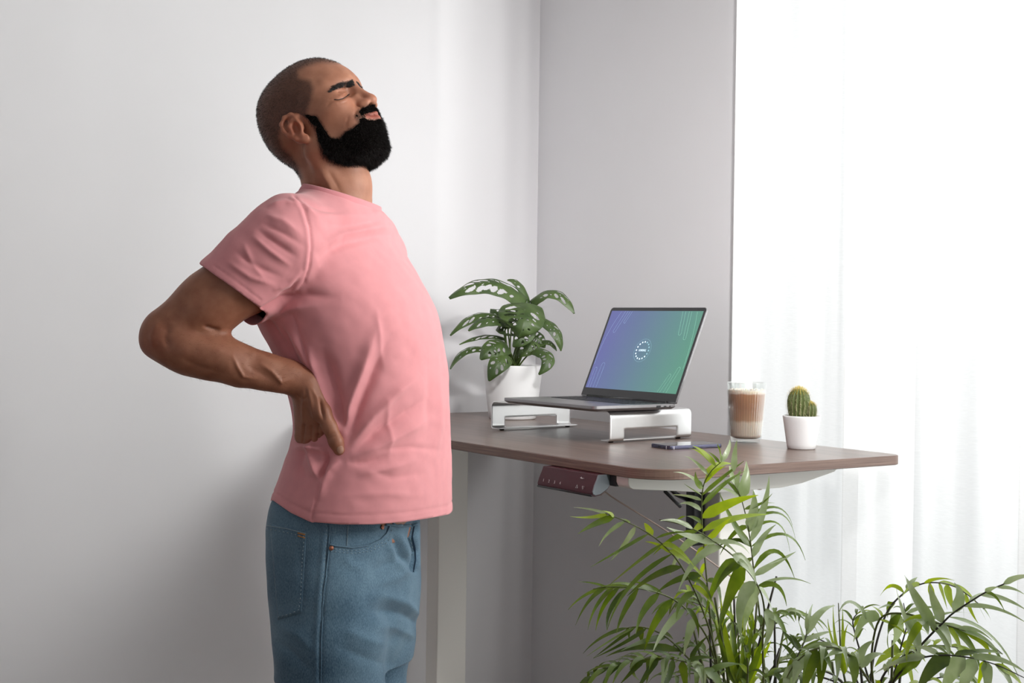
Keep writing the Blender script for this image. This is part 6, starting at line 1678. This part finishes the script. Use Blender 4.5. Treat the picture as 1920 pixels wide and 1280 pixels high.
# beard volume
KF = Field(steps((uL(560), uL(765), .0016)), steps((2.34, 2.64, .0020)), steps((zP(335), zP(185), .0016)))
NECK(KF)
head_shape(KF)
X, Y, Z = np.meshgrid(KF.x, KF.y, KF.z, indexing='ij'); G3 = np.stack([X.ravel(), Y.ravel(), Z.ravel()], -1).astype(float); del X, Y, Z
KP = near_px(G3); KL = local_head(G3)
ins = inpoly(KP, POLY_BEARD); dd_, _ = seg_dist(KP, POLY_BEARD + [POLY_BEARD[0]]); dd_ = np.where(ins, dd_, -dd_)
Tk = .0016 + .0110 * np.exp(-(((KP[:, 0] - 708) / 42) ** 2 + ((KP[:, 1] - 276) / 30) ** 2)) + .0022 * np.exp(-(((KP[:, 0] - 700) / 30) ** 2 + ((KP[:, 1] - 203) / 9) ** 2)) + .009 * np.exp(-(((KP[:, 0] - 655) / 36) ** 2 + ((KP[:, 1] - 288) / 22) ** 2)) + .004 * np.exp(-(((KP[:, 0] - 625) / 20) ** 2 + ((KP[:, 1] - 280) / 18) ** 2))
# the mouth stays free
lz = np.clip((np.abs(KL[:, 2] + .0480) - .0062 * np.sqrt(np.clip(1 - (KL[:, 1] / .029) ** 2, 0, 1))) / .003, 0, 1); lz[KL[:, 0] < .09] = 1
Tk = Tk * np.clip(dd_ / 9, 0, 1) ** .7 * lz - .004 * (1 - np.clip(dd_ / 2.5 + .4, 0, 1) * lz)
KF.f = KF.f - Tk.reshape(KF.f.shape).astype(np.float32)
del G3, KP, KL
KV, KQ = KF.mesh(); KN = vnormals(KV, KQ)
KV = relax(KV, KQ, 2, .5); KV = KV + KN * (.0012 * vnoise(KV, 190, 3) + .0010 * vnoise(KV, 420, 4))[:, None]; KN = vnormals(KV, KQ)
kq = inpoly(near_px(KV[KQ].mean(1)), [(x + (x - 660) * .03, y + (y - 260) * .04) for x, y in POLY_BEARD] + []) ; KQ = drop_islands(KV, KQ[kq | (local_head(KV[KQ].mean(1))[:, 0] > .075)]); KV, KQ = compact(KV, KQ); KN = vnormals(KV, KQ)
# where the volume is under the skin nothing shows; elsewhere it is the dense core of the beard
beard = man_part('beard', KV, KQ, mat('beard_core', (14, 11, 10), 1.0, spec=.03)); beard['label'] = 'full black beard and moustache'
bb = BVHTree.FromPolygons([tuple(v) for v in BV], [tuple(q) for q in BQ.tolist()])
P, N, r = scatter(np.ones(len(KV)), KQ, KV, KN, 26000, 2)
dn = unit(hf * .35 + np.array([0, 0, -1.0]))
kl = local_head(P); mus = kl[:, 2] > -.042
D = unit(N * .9 + dn * .55 + r.normal(0, .35, P.shape)); Lb = np.where(mus, r.uniform(.003, .006, len(P)), r.uniform(.004, .0095, len(P)))
out = strands('beard_hair', P - N * .001, D, unit(D + dn * .5 + r.normal(0, .5, P.shape)), Lb, np.full(len(P), .00036), M_beard)
# thin outgrowth at the edge of the beard
P, N, r = scatter(np.where((bm > .35) & ~lipz, 1.0, 0), BQ, BV, BN, 5000, 6)
D = unit(N * .5 + dn * .8 + r.normal(0, .3, P.shape)); strands('beard_hair', P, D, unit(D + dn * .4), r.uniform(.003, .007, len(P)), np.full(len(P), .0003), M_beard)
# brows
bw = hm * soft(POLY_BROW, .8)
P, N, r = scatter(np.where(bw > .5, 1.0, 0), BQ, BV, BN, 2600, 7)
sgn = np.sign(local_head(P)[:, 1])[:, None]
D = unit(N * .35 + hl * sgn * .9 - hf * .35 + hu * .15 + r.normal(0, .16, P.shape)); strands('eyebrows', P, D, unit(D - N * .2), r.uniform(.004, .0065, len(P)), np.full(len(P), .0004), M_beard)
# lashes along the closed lids
bw0 = BVHTree.FromPolygons([tuple(v) for v in W3(BV)], [tuple(q) for q in BQ.tolist()])
lb = MB()
for sg in (-1, 1):
    pts = []
    for x, y in dense([(626.5, 186.5), (634, 187), (642, 185), (649, 181), (655, 176.5)], 1.6):
        p = on_surf(bw0, x, y, .0002)[0]
        if p is None: continue
        q = np.array([p @ R0, p @ F0, p[2]])
        pts.append(q if sg < 0 else hm_mir(q))
    lb.tube([W3(p) for p in pts], .00075, 6)
    rr = random.Random(4)
    for k in range(60):
        t = rr.random() * (len(pts) - 1.01); i = int(t); p = pts[i] * (1 - t + i) + pts[i + 1] * (t - i)
        d = unit(hf * .8 - hu * .6 + hl * sg * (.4 - t / 14)) * .0062
        a, c, e = W3(p - hl * .0002), W3(p + hl * .0002), W3(p + d); lb.add([a, c, e], [(0, 1, 2)])
M_lash = mat('lash', (30, 20, 17), .6)
o = lb.build('eyelashes', M_lash, man, False); o.matrix_parent_inverse = MANI
# fine arm hair
wt = ((BP[:, 0] < 560) & (BP[:, 0] > 300) & (BP[:, 1] > 615) & (BV[:, 1] < 2.42)).astype(float)
P, N, r = scatter(wt, BQ, BV, BN, 1500, 8)
D = unit(N * .7 + np.array([.7, 0, -.2]) + r.normal(0, .3, P.shape)); strands('arm_hair', P, D, unit(D + np.array([.4, 0, -.2])), r.uniform(.004, .009, len(P)), np.full(len(P), .00012), M_hair)
# thumb nail
bw_ = BVHTree.FromPolygons([tuple(v) for v in W3(BV)], [tuple(q) for q in BQ.tolist()])
M_nail = mat('finger_nail', (172, 128, 108), .32)
nl = surf_patch('thumb_nail', bw_, ((630.0, 838), (643.5, 834.5), (645, 848), (634, 851.5)), .0004, .0006, M_nail, man, MANI, 12, 12, True)
bvm = nl.modifiers.new('b', 'BEVEL'); bvm.width = .0004; bvm.segments = 2
print('hair', round(_time.time() - _t0, 1), 's')
